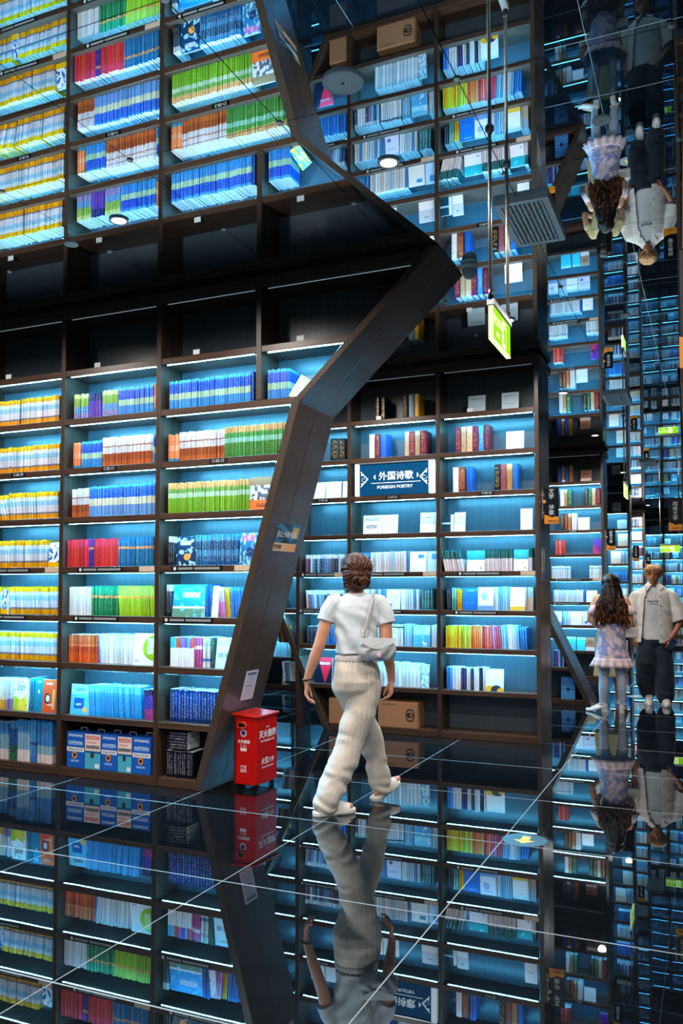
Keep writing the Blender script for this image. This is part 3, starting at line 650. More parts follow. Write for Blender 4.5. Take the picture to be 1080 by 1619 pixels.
BOOKS = {
 'c1': {
  (1,7): [('s', 'yellow_mag', -5.637, -5.098, 24, 0.215), ('s', 'yellow_mag', -5.078, -4.687, 18, 0.215)],
  (1,6): [('s', 'yellow_mag', -5.626, -4.68, 40, 0.215)],
  (1,5): [('s', 'yellow_mag', -5.616, -5.434, 8, 0.215), ('s', 'yellow_mag', -5.42, -5.195, 9, 0.212, 14), ('s', 'yellow_mag', -5.175, -4.91, 11, 0.22, 5), ('s', 'yellow_mag', -4.897, -4.679, 9, 0.22, 3)],
  (1,4): [('s', 'yellow_mag', -5.606, -4.799, 34, 0.22), ('f', 'blue_ink', -4.792, -4.678, 0.2, 'pale face-out booklet with dark blue ink picture')],
  (1,3): [('s', 'yellow_mag', -5.596, -5.278, 13, 0.22), ('f', 'blue_ink', -5.272, -5.204, 0.2, 'small face-out blue and yellow booklet among yellow spines'), ('s', 'yellow_mag', -5.197, -4.677, 24, 0.22, 4)],
  (1,2): [('s', 'yellow_mag', -5.586, -4.971, 26, 0.22), ('s', 'yellow_mag', -4.964, -4.676, 13, 0.22)],
  (1,1): [('s', 'beige_gold', -5.562, -5.206, 12, 0.24), ('s', 'lilac', -5.206, -5.126, 4, 0.24), ('f', 'green_story', -5.12, -4.975, 0.25, 'white storybook with green hills on its cover'), ('s', 'teal', -4.975, -4.917, 4, 0.26), ('f', 'teal_cover', -4.91, -4.827, 0.26, 'teal face-out picture book'), ('f', 'red_story', -4.82, -4.687, 0.255, 'red picture book with a pale face on its cover')],
  (1,0): [('s', 'blue_stack', -5.523, -5.157, 14, 0.3), ('s', 'blue_green_stack', -5.15, -5.064, 3, 0.31), ('s', 'blue_stack', -5.058, -4.934, 4, 0.33), ('s', 'blue_stack2', -4.928, -4.87, 2, 0.34), ('s', 'blue_stack3', -4.863, -4.711, 5, 0.335)],
  (2,7): [('s', 'green_blue', -4.542, -4.399, 9, 0.2), ('s', 'purple', -4.393, -4.277, 6, 0.2), ('s', 'green_blue', -4.271, -4.115, 9, 0.205), ('s', 'blue_green', -4.109, -3.788, 22, 0.21), ('s', 'orange_stripe', -3.783, -3.771, 1, 0.22)],
  (2,6): [('s', 'orange_stripe', -4.547, -4.473, 5, 0.205), ('s', 'blue_green', -4.466, -4.265, 14, 0.21), ('s', 'brown_white', -4.258, -3.789, 32, 0.225), ('s', 'blue_green', -3.784, -3.772, 1, 0.22)],
  (2,5): [('s', 'brown_white', -4.547, -4.38, 11, 0.225), ('s', 'blue_pale', -4.38, -3.768, 42, 0.235)],
  (2,4): [('s', 'red', -4.583, -4.379, 11, 0.215), ('s', 'violet', -4.379, -4.325, 3, 0.215), ('s', 'red', -4.325, -4.098, 12, 0.215), ('s', 'blue_band', -4.098, -3.769, 19, 0.22)],
  (2,3): [('s', 'white', -4.583, -4.367, 11, 0.22), ('s', 'green_band', -4.361, -4.11, 14, 0.225), ('s', 'lime_band', -4.104, -3.77, 20, 0.225, 4)],
  (2,2): [('s', 'orange_red', -4.582, -4.289, 14, 0.215), ('s', 'blue', -4.289, -4.271, 1, 0.215), ('s', 'white', -4.271, -3.965, 18, 0.225, 2), ('f', 'green_circle', -3.959, -3.771, 0.235, 'white storybook with a large green circle on its cover')],
  (2,1): [('f', 'sky_cover', -4.55, -4.378, 0.23, 'pale blue face-out cover with a dark blue square'), ('s', 'sky', -4.372, -3.885, 34, 0.235, 3), ('s', 'magenta_dark', -3.862, -3.778, 4, 0.22, 2)],
  (3,7): [('s', 'blue_green', -3.653, -2.956, 50, 0.215), ('s', 'blue_dark', -2.951, -2.93, 1, 0.22)],
  (4,7): [('s', 'blue_green', -2.824, -2.655, 14, 0.215), ('f', 'map_cover', -2.67, -2.586, 0.17, 'face-out booklet with yellow and blue cover', 32)],
  (3,6): [('s', 'orange_stripe', -3.654, -3.559, 6, 0.205), ('s', 'brown_white', -3.559, -3.171, 28, 0.215), ('s', 'green_long', -3.171, -2.678, 38, 0.225)],
  (3,5): [('s', 'green_light', -3.65, -2.972, 48, 0.225), ('f', 'orange_scene', -2.972, -2.791, 0.235, 'face-out book with grey mountain over an orange foot')],
  (3,4): [('s', 'dark_white', -3.64, -3.59, 3, 0.215), ('f', 'navy_scene', -3.585, -3.415, 0.215, 'face-out dark blue book with an orange light'), ('s', 'blue_white', -3.405, -3.057, 22, 0.22, 2), ('f', 'blue_pink', -3.052, -2.914, 0.225, 'face-out blue and pink picture book')],
  (3,3): [('s', 'dark_white', -3.675, -3.625, 3, 0.235), ('f', 'sky_title', -3.614, -3.342, 0.235, 'large face-out sky blue picture book with white title'), ('s', 'blue_thick', -3.337, -3.279, 2, 0.235), ('f', 'white_lean', -3.276, -3.226, 0.225, 'white booklet leaning beside lilac spines'), ('s', 'lilac_pink', -3.226, -3.168, 4, 0.215, 6), ('s', 'gold', -3.168, -3.127, 3, 0.215, 5), ('s', 'blue', -3.122, -3.009, 8, 0.215, 3)],
  (3,2): [('s', 'multi_top', -3.637, -3.436, 12, 0.215), ('s', 'magenta', -3.436, -3.366, 4, 0.215), ('s', 'pattern', -3.361, -3.297, 3, 0.22), ('s', 'dark_green', -3.292, -3.249, 2, 0.22), ('f', 'pale_cover', -3.244, -3.109, 0.22, 'pale blue face-out cover in the slanted bay')],
  (3,1): [('s', 'navy', -3.639, -3.22, 17, 0.235)],
  (3,0): [('s', 'navy_black', -3.645, -3.417, 12, 0.19)],
 },
 'c2': {
  (2,8): [('h', 'gold_black', -3.089, -3.041, 0.235), ('h', 'gold_black', -3.027, -2.98, 0.235), ('h', 'black_gold', -2.791, -2.738, 0.235), ('h', 'lightblue', -2.731, -2.671, 0.235), ('h', 'gold', -2.665, -2.619, 0.235)],
  (3,8): [('f', 'pale_sheet', -2.125, -1.957, 0.165, 'pale blue booklet standing alone on the dark top shelf, left of two'), ('f', 'pale_sheet', -1.798, -1.636, 0.165, 'pale blue booklet standing on the dark top shelf, right of two')],
  (1,7): [('h', 'navy_gold', -3.588, -3.488, 0.235), ('h', 'navy_gold', -3.488, -3.417, 0.23)],
  (2,7): [('h', 'white', -3.152, -3.096, 0.245), ('h', 'crimson', -3.093, -3.038, 0.245), ('h', 'bluehard', -3.035, -2.974, 0.245), ('h', 'beige', -2.772, -2.726, 0.245), ('h', 'crimson', -2.722, -2.666, 0.245), ('h', 'beige', -2.666, -2.614, 0.245), ('h', 'crimson', -2.61, -2.548, 0.245)],
  (3,7): [('h', 'crimson', -2.253, -2.199, 0.25), ('h', 'beige', -2.196, -2.146, 0.25), ('h', 'beige', -2.143, -2.084, 0.25), ('h', 'crimson', -2.084, -2.028, 0.25), ('h', 'bluehard2', -2.025, -1.972, 0.25), ('h', 'crimson', -1.969, -1.92, 0.255), ('f', 'white_sheet', -1.759, -1.592, 0.175, 'plain white booklet standing right of the crimson volumes')],
  (1,6): [('f', 'white_sheet', -3.804, -3.652, 0.175, 'leftmost plain white booklet left of the poetry sign'), ('f', 'white_sheet', -3.638, -3.466, 0.175, 'middle plain white booklet left of the poetry sign'), ('f', 'white_sheet', -3.452, -3.396, 0.175, 'narrow white booklet touching the poetry sign bay')],
  (3,6): [('h', 'white', -2.281, -2.224, 0.245), ('h', 'redbrown', -2.221, -2.158, 0.245), ('h', 'bluehard', -2.149, -2.093, 0.25), ('h', 'black_gold', -1.871, -1.817, 0.25), ('h', 'pinkbrown', -1.814, -1.759, 0.25), ('h', 'tan', -1.756, -1.702, 0.25), ('h', 'bluehard', -1.699, -1.649, 0.25)],
  (2,5): [('f', 'text_cover', -3.222, -3.023, 0.19, 'white booklet printed with dark characters, under the poetry sign'), ('f', 'white_sheet2', -3.016, -2.855, 0.19, 'white booklet leaning right of the printed one under the sign'), ('f', 'grey_white', -2.617, -2.455, 0.2, 'grey and white booklet at the right under the sign')],
  (3,5): [('f', 'dark_white_cover', -2.398, -2.277, 0.17, 'dark teal and white booklet at the left of a nearly empty shelf'), ('f', 'grey_white', -2.271, -2.164, 0.19, 'pale booklet beside the dark teal one'), ('f', 'white_sheet2', -1.629, -1.517, 0.2, 'white booklet against the right end of a nearly empty shelf')],
  (1,4): [('s', 'mix_blue', -3.861, -3.417, 17, 0.185)],
  (2,4): [('s', 'blue_fancy', -3.319, -3.153, 7, 0.2), ('s', 'mix_white', -3.14, -2.73, 14, 0.205), ('f', 'white_window', -2.724, -2.554, 0.2, 'white book with a small teal window on its cover'), ('f', 'blue_pale_cover', -2.547, -2.451, 0.2, 'pale blue book at the right end of the poetry row')],
  (3,4): [('s', 'green_white', -2.362, -2.173, 7, 0.205, 12), ('f', 'teal_white', -2.148, -1.975, 0.2, 'teal over white book, left of two on the green row'), ('s', 'green_white', -1.969, -1.709, 12, 0.21), ('f', 'teal_white', -1.698, -1.562, 0.2, 'teal over white book, right of two on the green row'), ('s', 'green_white', -1.556, -1.521, 2, 0.215)],
  (1,3): [('s', 'mix_blue', -3.868, -3.417, 15, 0.19, 4)],
  (2,3): [('s', 'mix_white', -3.319, -2.984, 12, 0.2), ('f', 'pale_dot', -2.978, -2.831, 0.2, 'pale lilac book with a small round mark'), ('s', 'mix_white', -2.824, -2.64, 7, 0.2), ('s', 'teal_dark', -2.614, -2.491, 4, 0.205)],
  (3,3): [('s', 'dark', -2.351, -2.307, 2, 0.21), ('s', 'teal_light', -2.3, -2.256, 3, 0.215), ('s', 'yellow', -2.25, -2.2, 2, 0.205), ('f', 'blue_cover', -2.194, -2.045, 0.215, 'plain bright blue face-out book'), ('f', 'white_blue', -2.039, -1.893, 0.22, 'white face-out book with a blue foot'), ('s', 'mix_pale', -1.893, -1.743, 7, 0.225), ('f', 'white_yellow', -1.737, -1.595, 0.22, 'white face-out book with a yellow foot'), ('s', 'beige_blue', -1.589, -1.519, 4, 0.22)],
  (0,2): [('s', 'mix_dark', -4.185, -3.962, 8, 0.19, 8)],
  (1,2): [('s', 'dark', -3.86, -3.744, 3, 0.18), ('s', 'blue', -3.744, -3.417, 9, 0.2)],
  (2,2): [('s', 'mix_blue', -3.32, -3.046, 9, 0.2), ('s', 'white_cap', -3.026, -2.805, 9, 0.21), ('s', 'lightblue', -2.792, -2.707, 3, 0.22), ('f', 'sea_cover', -2.694, -2.525, 0.21, 'blue seascape face-out book'), ('s', 'mix_white', -2.512, -2.455, 3, 0.215)],
  (3,2): [('s', 'yellow_thin', -2.366, -2.202, 10, 0.215), ('s', 'lime_thin', -2.202, -2.116, 4, 0.215), ('s', 'orange_thin', -2.116, -2.005, 6, 0.215), ('s', 'red_thin', -2.005, -1.92, 4, 0.215), ('s', 'purple_thin', -1.92, -1.818, 5, 0.22, 4), ('s', 'mix_pale', -1.818, -1.651, 8, 0.225, 3), ('s', 'blue', -1.645, -1.575, 3, 0.205, 3)],
  (0,1): [('s', 'mix_white', -4.131, -3.961, 7, 0.2, 6)],
  (1,1): [('f', 'red_wedge', -3.765, -3.572, 0.26, 'navy book with a large red wedge beside the slanted plank')],
  (2,1): [('s', 'glossy_set', -3.087, -2.624, 12, 0.235), ('f', 'photo_cover', -2.617, -2.534, 0.23, 'pale photo book ending the glossy white set')],
  (3,1): [('s', 'blue', -2.362, -2.305, 2, 0.215), ('s', 'white', -2.305, -2.218, 3, 0.22), ('s', 'purple_dark', -2.211, -2.168, 2, 0.21), ('s', 'white', -2.162, -2.125, 2, 0.21), ('s', 'navy_plain', -2.118, -2.094, 1, 0.215), ('h', 'white', -2.088, -2.039, 0.215), ('s', 'navy_plain', -2.033, -2.008, 1, 0.215), ('s', 'white', -2.002, -1.972, 2, 0.215), ('f', 'white_gold_hill', -1.972, -1.803, 0.21, 'white book with black and yellow hills on its cover')],
 },
 'c3': {
  (0,1): [('s', 'mix_white', -5.762, -5.488, 8, 0.21, 5)],
  (0,0): [('f', 'white_brown', -5.618, -5.487, 0.26, 'white and brown box far left behind the red extinguisher box')],
  (4,1): [('s', 'mix_bluepurple', -1.826, -1.688, 6, 0.2)],
  (4,0): [('f', 'blue_box', -1.73, -1.563, 0.27, 'blue boxed book on the lowest shelf behind the slanted plank')],
 },
 'c4': {
  (1,8): [('h', 'bluehard', -2.224, -2.159, 0.255), ('h', 'tan', -2.155, -2.11, 0.255), ('h', 'bluehard', -2.105, -2.051, 0.255), ('h', 'tan', -2.046, -1.982, 0.265), ('f', 'brown_white_cover', -1.865, -1.701, 0.18, 'brown and white booklet on the dark top shelf')],
  (1,7): [('h', 'white', -2.184, -2.124, 0.265), ('h', 'tan', -2.119, -2.075, 0.265), ('h', 'green', -2.07, -2.007, 0.265), ('h', 'navy_gold', -1.812, -1.754, 0.265), ('h', 'green', -1.749, -1.701, 0.265), ('h', 'beige', -1.696, -1.639, 0.265), ('h', 'crimson', -1.634, -1.572, 0.27)],
  (1,6): [('h', 'navy_gold', -2.188, -2.129, 0.265), ('h', 'redbrown', -2.124, -2.075, 0.265), ('h', 'tan', -2.07, -2.021, 0.265), ('h', 'white', -2.011, -1.933, 0.27), ('f', 'white_sheet', -1.914, -1.74, 0.2, 'plain white booklet beside four volumes on the farther bookcase')],
  (1,5): [('s', 'red_thin', -2.267, -2.119, 5, 0.225), ('f', 'purple_cover', -1.687, -1.553, 0.225, 'purple and magenta face-out book')],
  (1,4): [('s', 'white_set', -2.335, -2.05, 8, 0.2), ('s', 'white_set', -1.749, -1.559, 6, 0.2)],
  (1,3): [('s', 'mix_white', -2.33, -1.85, 20, 0.19), ('s', 'blue', -1.846, -1.821, 1, 0.2), ('f', 'white_sheet2', -1.802, -1.64, 0.18, 'white booklet right of a pale row beside the girl')],
  (1,2): [('f', 'white_blue', -2.334, -2.186, 0.215, 'white face-out book above the slanted plank'), ('s', 'mix_pale', -2.176, -2.058, 4, 0.215), ('f', 'white_sheet2', -2.049, -1.874, 0.215, 'white face-out book left of the girl'), ('f', 'pale_dot', -1.865, -1.682, 0.215, 'pale face-out book touching the girl')],
  (1,1): [('f', 'cyan_cover', -2.131, -1.976, 0.21, 'cyan book leaning, left of two behind the plank'), ('f', 'cyan_cover', -1.956, -1.831, 0.205, 'cyan book leaning, right of two behind the plank'), ('f', 'brown_white_cover', -1.821, -1.688, 0.21, 'brown and white book low behind the girl')],
 },
 'c6': {
  (1,8): [('f', 'grey_white', -1.965, -1.78, 0.2, 'grey booklet on a dark shelf down the aisle')],
  (1,7): [('f', 'white_sheet2', -1.865, -1.667, 0.2, 'white booklet on the first lit shelf down the aisle')],
  (1,6): [('f', 'peach', -1.857, -1.653, 0.28, 'peach booklet beside a hanging black sign down the aisle')],
  (1,5): [('f', 'peach', -2.008, -1.796, 0.28, 'peach booklet below the hanging black sign down the aisle'), ('s', 'mix_pale', -1.783, -1.652, 6, 0.28)],
  (1,4): [('s', 'blue', -1.96, -1.658, 10, 0.2)],
  (1,3): [('s', 'mix_white', -1.992, -1.663, 10, 0.22)],
  (1,2): [('s', 'blue', -1.997, -1.668, 10, 0.25)],
  (1,1): [('s', 'mix_blue', -2.002, -1.674, 10, 0.25)],
  (1,0): [('s', 'mix_blue', -2.008, -1.68, 10, 0.25)],
 },
}

NUM = ['lowest', 'second', 'third', 'fourth', 'fifth', 'sixth', 'seventh', 'eighth', 'top']
WHERE = {('c1',1): 'leftmost bay', ('c1',2): 'second bay from left', ('c1',3): 'bay beside the slanted panel', ('c1',4): 'small top bay by the slanted panel',
         ('c2',0): 'bay behind the slanted panel', ('c2',1): 'narrow bay left of the woman', ('c2',2): 'poetry sign bay', ('c2',3): 'bay right of the poetry sign',
         ('c3',0): 'bookcase behind the red box', ('c3',4): 'bookcase with the plank end', ('c4',1): 'bookcase behind the girl', ('c6',1): 'bookcase between girl and boy',
         ('c8',1): 'distant bookcase left of boy', ('c9',1): 'far end bookcase', ('c9',2): 'far end bookcase', ('c9',3): 'far end bookcase'}
camM = camo.matrix_basis.copy(); camI = camM.inverted()
def pxarea(p, a, b):
    q = camI @ Vector(p)
    if q.z > -.3: return 0
    u = 540 + FPX*q.x/-q.z; v = 871 - FPX*q.y/-q.z
    return 0 if not (0 <= u <= 1080 and 0 <= v <= 1619) else a*b*(FPX/-q.z)**2
RECS = []
br = random.Random(11)
CASEY = {'c1': 5.13, 'c2': 7.87, 'c3': 10.7, 'c4': 13.67, 'c6': 19.3, 'c8': 24.0, 'c9': 27.3}
# far rows: mixed pale and blue books
fr = random.Random(5)
BOOKS['c8'] = {(1, r): [('s', fr.choice(['mix_white', 'mix_blue', 'beige_blue', 'mix_pale', 'lightblue']), -2.3, -1.68, 16, .24)] for r in range(0, 9)}
BOOKS['c9'] = {}
for k, (xa, xb) in ((1, (-2.19, -1.35)), (2, (-1.27, -.43)), (3, (-.35, .49))):
    for r in range(9):
        es = []; x = xa
        while x < xb-.12:
            wd = min(fr.uniform(.12, .4), xb-x)
            if fr.random() < .3: es.append(('f', fr.choice(['white_sheet2', 'grey_white', 'white_blue', 'sea_cover', 'pale_dot']), x, x+min(.16, wd), .21, ''))
            else: es.append(('s', fr.choice(['mix_white', 'mix_blue', 'mix_pale', 'blue', 'mix_bluepurple', 'lightblue', 'mix_dark']), x, x+wd, max(3, int(wd/.028)), fr.uniform(.2, .26)))
            x += wd + .02
        BOOKS['c9'][(k, r)] = es
b0 = {}
for (k, r), es in list(BOOKS['c1'].items()):     # the same stock runs on past the left edge of the picture
    if k == 1: b0[(0, r)] = [(e[0], e[1], e[2]-.9, e[3]-.9) + tuple(e[4:]) for e in es if e[0] == 's']
BOOKS['c1'].update(b0)
for c, cells in BOOKS.items():
    for (k, r), es in cells.items():
        z = TOPS[r]
        wh = f'{NUM[r]} shelf, {WHERE.get((c, k), "left of the picture")}'
        lean_prev = 0
        for e in es:
            kind, st, xa, xb = e[:4]; yb = CASEY[c]
            if kind == 's':
                n, h = e[4], e[5]; lean = R(e[6]) if len(e) > 6 else 0; t = (xb-xa)/n
                for i in range(n):
                    hh = h*(1+br.uniform(-.02, .02)); x = xa + t*(i+.5)
                    le = -lean*(1 + br.uniform(-.12, .12)) if lean else br.uniform(-.006, .006)
                    off = abs(math.sin(le))*t/2*.9
                    RECS.append(dict(kind='s', st=st, p=(x, yb+(.06 if r in (1, 2, 3) else .035)+br.choice((0, .004, .010, .002))+br.uniform(0, .003), z+off+.0005), rot=(0, le, br.uniform(-.01, .01)), sc=(t*.90, br.uniform(.15, .17), hh*.985), lab=f'{STY[st][3]} in a row, {wh}', cls='booklet' if c == 'c1' else 'book', a=t*hh, grp=f'{STY[st][3]}s, {wh}', c=c))
            elif kind == 'h':
                t = xb-xa
                RECS.append(dict(kind='h', st=st, p=((xa+xb)/2, yb+.045, z+.0005), rot=(0, 0, 0), sc=(t*.97, .19, e[4]), lab=f'{STY[st][3]}, {wh}', cls='hard', a=t*e[4], grp=f'{STY[st][3]}s, {wh}', c=c))
            else:
                t = xb-xa; d = .012 + .008*br.random(); tilt = R(-br.uniform(4, 9))
                RECS.append(dict(kind='f', st=st, p=((xa+xb)/2, yb+.045+br.uniform(0, .01), z+.0008), rot=(tilt, R(e[6]) if len(e) > 6 else 0, 0), sc=(t, d, e[4]), lab=e[5], cls='face', a=t*e[4], grp=None, c=c))
seen = {}
for q in sorted((q for q in RECS if q['kind'] == 'h'), key=lambda q: q['p'][0]): seen.setdefault(q['lab'], []).append(q)
for l in seen.values():      # alike hardbacks are told apart by their order on the shelf
    if len(l) > 1:
        for i, q in enumerate(l): q['lab'] = ('leftmost ', 'second ', 'third ', 'fourth ')[i] + q['lab']
for q in RECS:
    q['px'] = pxarea((q['p'][0], q['p'][1], q['p'][2]+q['sc'][2]/2), q['a'], 1)
def pick(cls, n):
    l = sorted([q for q in RECS if q['cls'] == cls], key=lambda q: -q['px']); keep = [q for q in l[:n] if q['px'] > 0]
    for q in keep: q['own'] = True
pick('booklet', 300); pick('book', 300); pick('hard', 80)
for q in RECS:
    if q['cls'] == 'face' and q['lab']: q['own'] = True
stuff = {}
for q in RECS:
    if q.get('own'):
        me = bmesh_for(q['kind'], q['st'])
        nm = {'booklet': 'booklet', 'book': 'book', 'hard': 'hardback_book', 'face': 'picture_book' if q['c'] == 'c1' else 'display_book'}[q['cls']]
        if q['kind'] == 'h':
            o = empty(nm, q['p']); o.rotation_euler = q['rot']; o.scale = q['sc']
            link('cover', me, o); link('page_block', pages_mesh, o)
        else: o = link(nm, me, None, q['p'], q['rot'], q['sc'])
        tag(o, q['lab'], 'booklet' if q['cls'] == 'booklet' else 'book', q['grp'] if q['grp'] else None)
    else: stuff.setdefault('booklet' if q['c'] == 'c1' else 'book', []).append(q)
for cls, qs in stuff.items():
    M = MB(); mats = [M_paper]; mi = {}
    for q in qs:
        st = (q['kind'], q['st'])
        if st not in mi: mi[st] = len(mats); mats.append(cover_mat(q['st']) if q['kind'] == 'f' else spine_mat(q['st']))
        mt = Matrix.LocRotScale(Vector(q['p']), Euler(q['rot']), Vector(q['sc'])); sh = SHAPES[q['kind']]; b = len(M.v)
        M.v += [tuple(mt @ Vector(v)) for v in sh.v]
        for f, m, u in zip(sh.f, sh.m, sh.uv): M.face([b+i for i in f], mi[st] if m == 0 else 0, u)
    o = M.build('booklet_rows' if cls == 'booklet' else 'book_rows', mats)
    tag(o, 'remaining thin booklets filling the near left bookcase' if cls == 'booklet' else 'remaining narrow books on the farther bookcases', 'booklets' if cls == 'booklet' else 'books', None, 'stuff')
# ------------------------------------------------------------------ poetry sign in its bay
y = 7.87; zb, zt = 2.357, 2.690
t = tag(empty('shelf_sign', (-2.866, y, zb)), 'blue illuminated FOREIGN POETRY sign with white Chinese title', 'sign')
M_signblue = plain('sign_acrylic', '#0a4a78', .10, 0, '#0b5a8c', .16)
M_signwhite = plain('sign_white_light', '#f4fbff', .4, 0, '#dff4ff', .9)
MB().box(-.375, .352, .012, .018, .004, .322).build('acrylic_panel', M_signblue, t)
MB().box(-.422, -.384, .0, .05, .002, .326).build('side_light', M_signwhite, t)
MB().box(.357, .412, .0, .05, .002, .326).build('side_light', M_signwhite, t)
MB().box(-.425, .416, .0, .02, .322, .330).build('top_rail', M_alu, t)
textmesh('外国诗歌', .092, M_signwhite, 'title', t, (.012, .011, .188), bold=.0007)
textmesh('FOREIGN POETRY', .043, M_signwhite, 'subtitle', t, (.0, .011, .082), sx=1.08, bold=.0003)
MB().box(-.25, .27, .0105, .0118, .1235, .1285).build('underline', M_signwhite, t)
for s, cx in ((-1, -.205), (1, .232)):
    MB().prism([(cx+s*.022, .188), (cx-s*.0, .214), (cx-s*.0, .162)][::(1 if s < 0 else -1)], .0105, .0118).build('arrowhead', M_signwhite, t)
for s, cx in ((-1, -.372), (1, .349)):
    # carved corner ornament: a triangle with pierced scrolls
    M = MB(); tip = cx - s*.085
    cx -= s*.010; tip = cx - s*.080; P = [(cx, .250), (cx, .238), (tip+s*.014, .170), (cx, .102), (cx, .090), (tip, .170)]
    M.prism(P if s > 0 else P[::-1], .0105, .0118)
    for q in range(14):
        a0 = q*.45; a1 = a0+.45; r0, r1 = .008+.0016*q, .008+.0016*(q+1); c0 = (cx-s*.030, .170)
        M.tube([(c0[0]+r0*math.cos(a0), .0108, c0[1]+r0*math.sin(a0)), (c0[0]+r1*math.cos(a1), .0108, c0[1]+r1*math.sin(a1))], .0016, 5)
    for dz in (.045, -.045):
        M.lathe([(.004,.0105),(.009,.0105),(.009,.0118),(.004,.0118)], (cx-s*.012, 0, .170+dz), 10, axis='y')
    M.build('corner_ornament', M_signwhite, t)

# ------------------------------------------------------------------ boxed sets on the lowest shelf of the second bay
bx = [-4.539, -4.366, -4.212, -4.06, -3.926, -3.758]
M_side = {'boxset_blue': plain('boxset_side', '#1455b4', .35), 'boxset_teal': plain('boxset_side2', '#1455b4', .35)}
M_titl = plain('boxset_title', '#e8f4ff', .5); M_titd = plain('boxset_title_dark', '#22303a', .5)
ords = ['leftmost blue', 'left teal', 'middle blue', 'right teal', 'rightmost blue']
for i in range(5):
    st = 'boxset_blue' if i % 2 == 0 else 'boxset_teal'; wd = bx[i+1]-bx[i]-.004; h = .268 - .004*(i % 2)
    t = tag(empty('boxed_book_set', ((bx[i]+bx[i+1])/2, 5.142, TOPS[0]+.0005)), f'{ords[i]} boxed book set with handle on the lowest shelf', 'boxed set', 'boxed book sets')
    M = MB(); M.box(-wd/2, wd/2, .001, .205, 0, h); bevel(M.build('case', M_side[st], t), .003)
    M = MB(); M.quad((-wd/2+.002, 0, .002), (wd/2-.002, 0, .002), (wd/2-.002, 0, h-.002), (-wd/2+.002, 0, h-.002)); M.build('front_label', cover_mat(st), t)
    textmesh('十万个为什么', .0225, M_titl if i % 2 == 0 else M_titd, 'title', t, (0, -.0006, h*(.70 if i % 2 == 0 else .63)), ext=.0002)
    MB().tube([(-.03,.1,h), (-.028,.1,h+.02), (.028,.1,h+.02), (.03,.1,h)], .004, 6).build('handle', M_white, t)
# dark books lying flat on the standing ones in the slanted bay
nb = bmesh_for('s', 'navy_black')
for i in range(6):
    o = link('booklet', nb, None, (-3.625+.004*(i % 2), 5.152, TOPS[0]+.196+.0205*(i+1)), (0, R(90), 0), (.019, .16, .17))
    tag(o, 'nearly black volume lying flat in the pile, lowest shelf, slanted bay', 'booklet', 'dark volumes lying flat, slanted bay')

# ------------------------------------------------------------------ cartons on the lowest shelf of the poetry bookcase
M_card = plain('cardboard', '#b8845c', .75); M_ink = plain('black_ink', '#15130f', .7); M_tape = plain('parcel_tape', '#a9835c', .3)
for (xa, xb, lb, full) in ((-3.585, -3.39, 'cardboard carton half hidden by the walking woman\'s legs', False), (-3.050, -2.640, 'cardboard carton printed with a black oval eye emblem', True)):
    wd = xb-xa; h = .252
    t = tag(empty('cardboard_carton', ((xa+xb)/2, 7.885, TOPS[0]+.0005)), lb, 'carton', 'cartons on the lowest shelf')
    bevel(MB().box(-wd/2, wd/2, 0, .225, 0, h-.006).build('body', M_card, t), .003)
    M = MB(); M.box(-wd/2, wd/2, .001, .108, h-.006, h-.002); M.box(-wd/2, wd/2, .112, .224, h-.006, h-.002); M.build('top_flap', M_card, t)
    MB().box(-wd/2-.0006, wd/2+.0006, .09, .13, h-.002, h-.0012).build('packing_tape', M_tape, t)
    cx = wd/2-.075 if full else wd/2-.05; cz = .125
    M = MB(); n = 28; o_ = []; i_ = []
    for k in range(n):
        a = 2*math.pi*k/n; wob = 1.0 if abs(math.sin(a)) < .97 else .93
        o_.append((cx+.047*math.cos(a), cz+.066*math.sin(a)*wob)); i_.append((cx+.038*math.cos(a), cz+.050*math.sin(a)))
    b = len(M.v); M.v += [(x, -.0008, z) for x, z in o_] + [(x, -.0008, z) for x, z in i_]
    for k in range(n):
        j = (k+1) % n; M.face([b+k, b+j, b+n+j, b+n+k])
    eye = [(cx+.036*math.cos(a)*1.0, cz+.026*math.sin(a)) for a in [2*math.pi*k/20 for k in range(20)]]
    M.prism(eye, -.0008, -.0002)
    if not full: continue
    M.build('oval_emblem', M_ink, t)
    M = MB(); M.prism([(cx+.008+.014*math.cos(a), cz+.014*math.sin(a)) for a in [2*math.pi*k/16 for k in range(16)]], -.0014, -.0008); M.build('emblem_iris', M_card, t)
    textmesh('C', .026, M_ink, 'emblem_letter', t, (cx+.008, -.0018, cz-.001), ext=.0002)
    if full: textmesh('BUCHERPRESS 书', .020, M_ink, 'print_line', t, (-.085, -.0008, .222), ext=.0002).scale = (1, .9, 1)

# ------------------------------------------------------------------ red fire extinguisher box
M_red = plain('red_enamel', '#c81410', .22); M_redl = plain('red_enamel_lid', '#d8200f', .2); M_wt = plain('white_print', '#f0f0f2', .5)
t = tag(empty('extinguisher_box', (-3.054, 5.285, 0), R(-3)), 'red metal fire extinguisher box with white Chinese lettering', 'extinguisher box')
wx, wy, z0, z1 = .090, .29, .035, .515
bevel(MB().box(-wx, wx, 0, wy, z0, z1).build('body', M_red, t), .006, 2)
M = MB(); M.box(-wx-.004, -wx+.012, -.003, .02, z0, z1-.005); M.build('hinge_edge', plain('dark_red', '#6a0a0c', .4), t)
M = MB()   # sloped lid, raised at the back
M.prism([(-wx-.018, z1+.004), (wx+.012, z1-.006), (wx+.012, z1+.008), (-wx-.018, z1+.022)], -.014, wy+.012)
o = bevel(M.build('lid', M_redl, t), .004, 2)
M = MB(); M.prism([(-wx+.01, z1-.004), (wx+.008, z1-.006), (wx+.008, z1+.001)], wy*.25, wy+.008); M.build('lid_gasket', M_black, t)
M = MB(); hx, hz = -.028, z1-.062
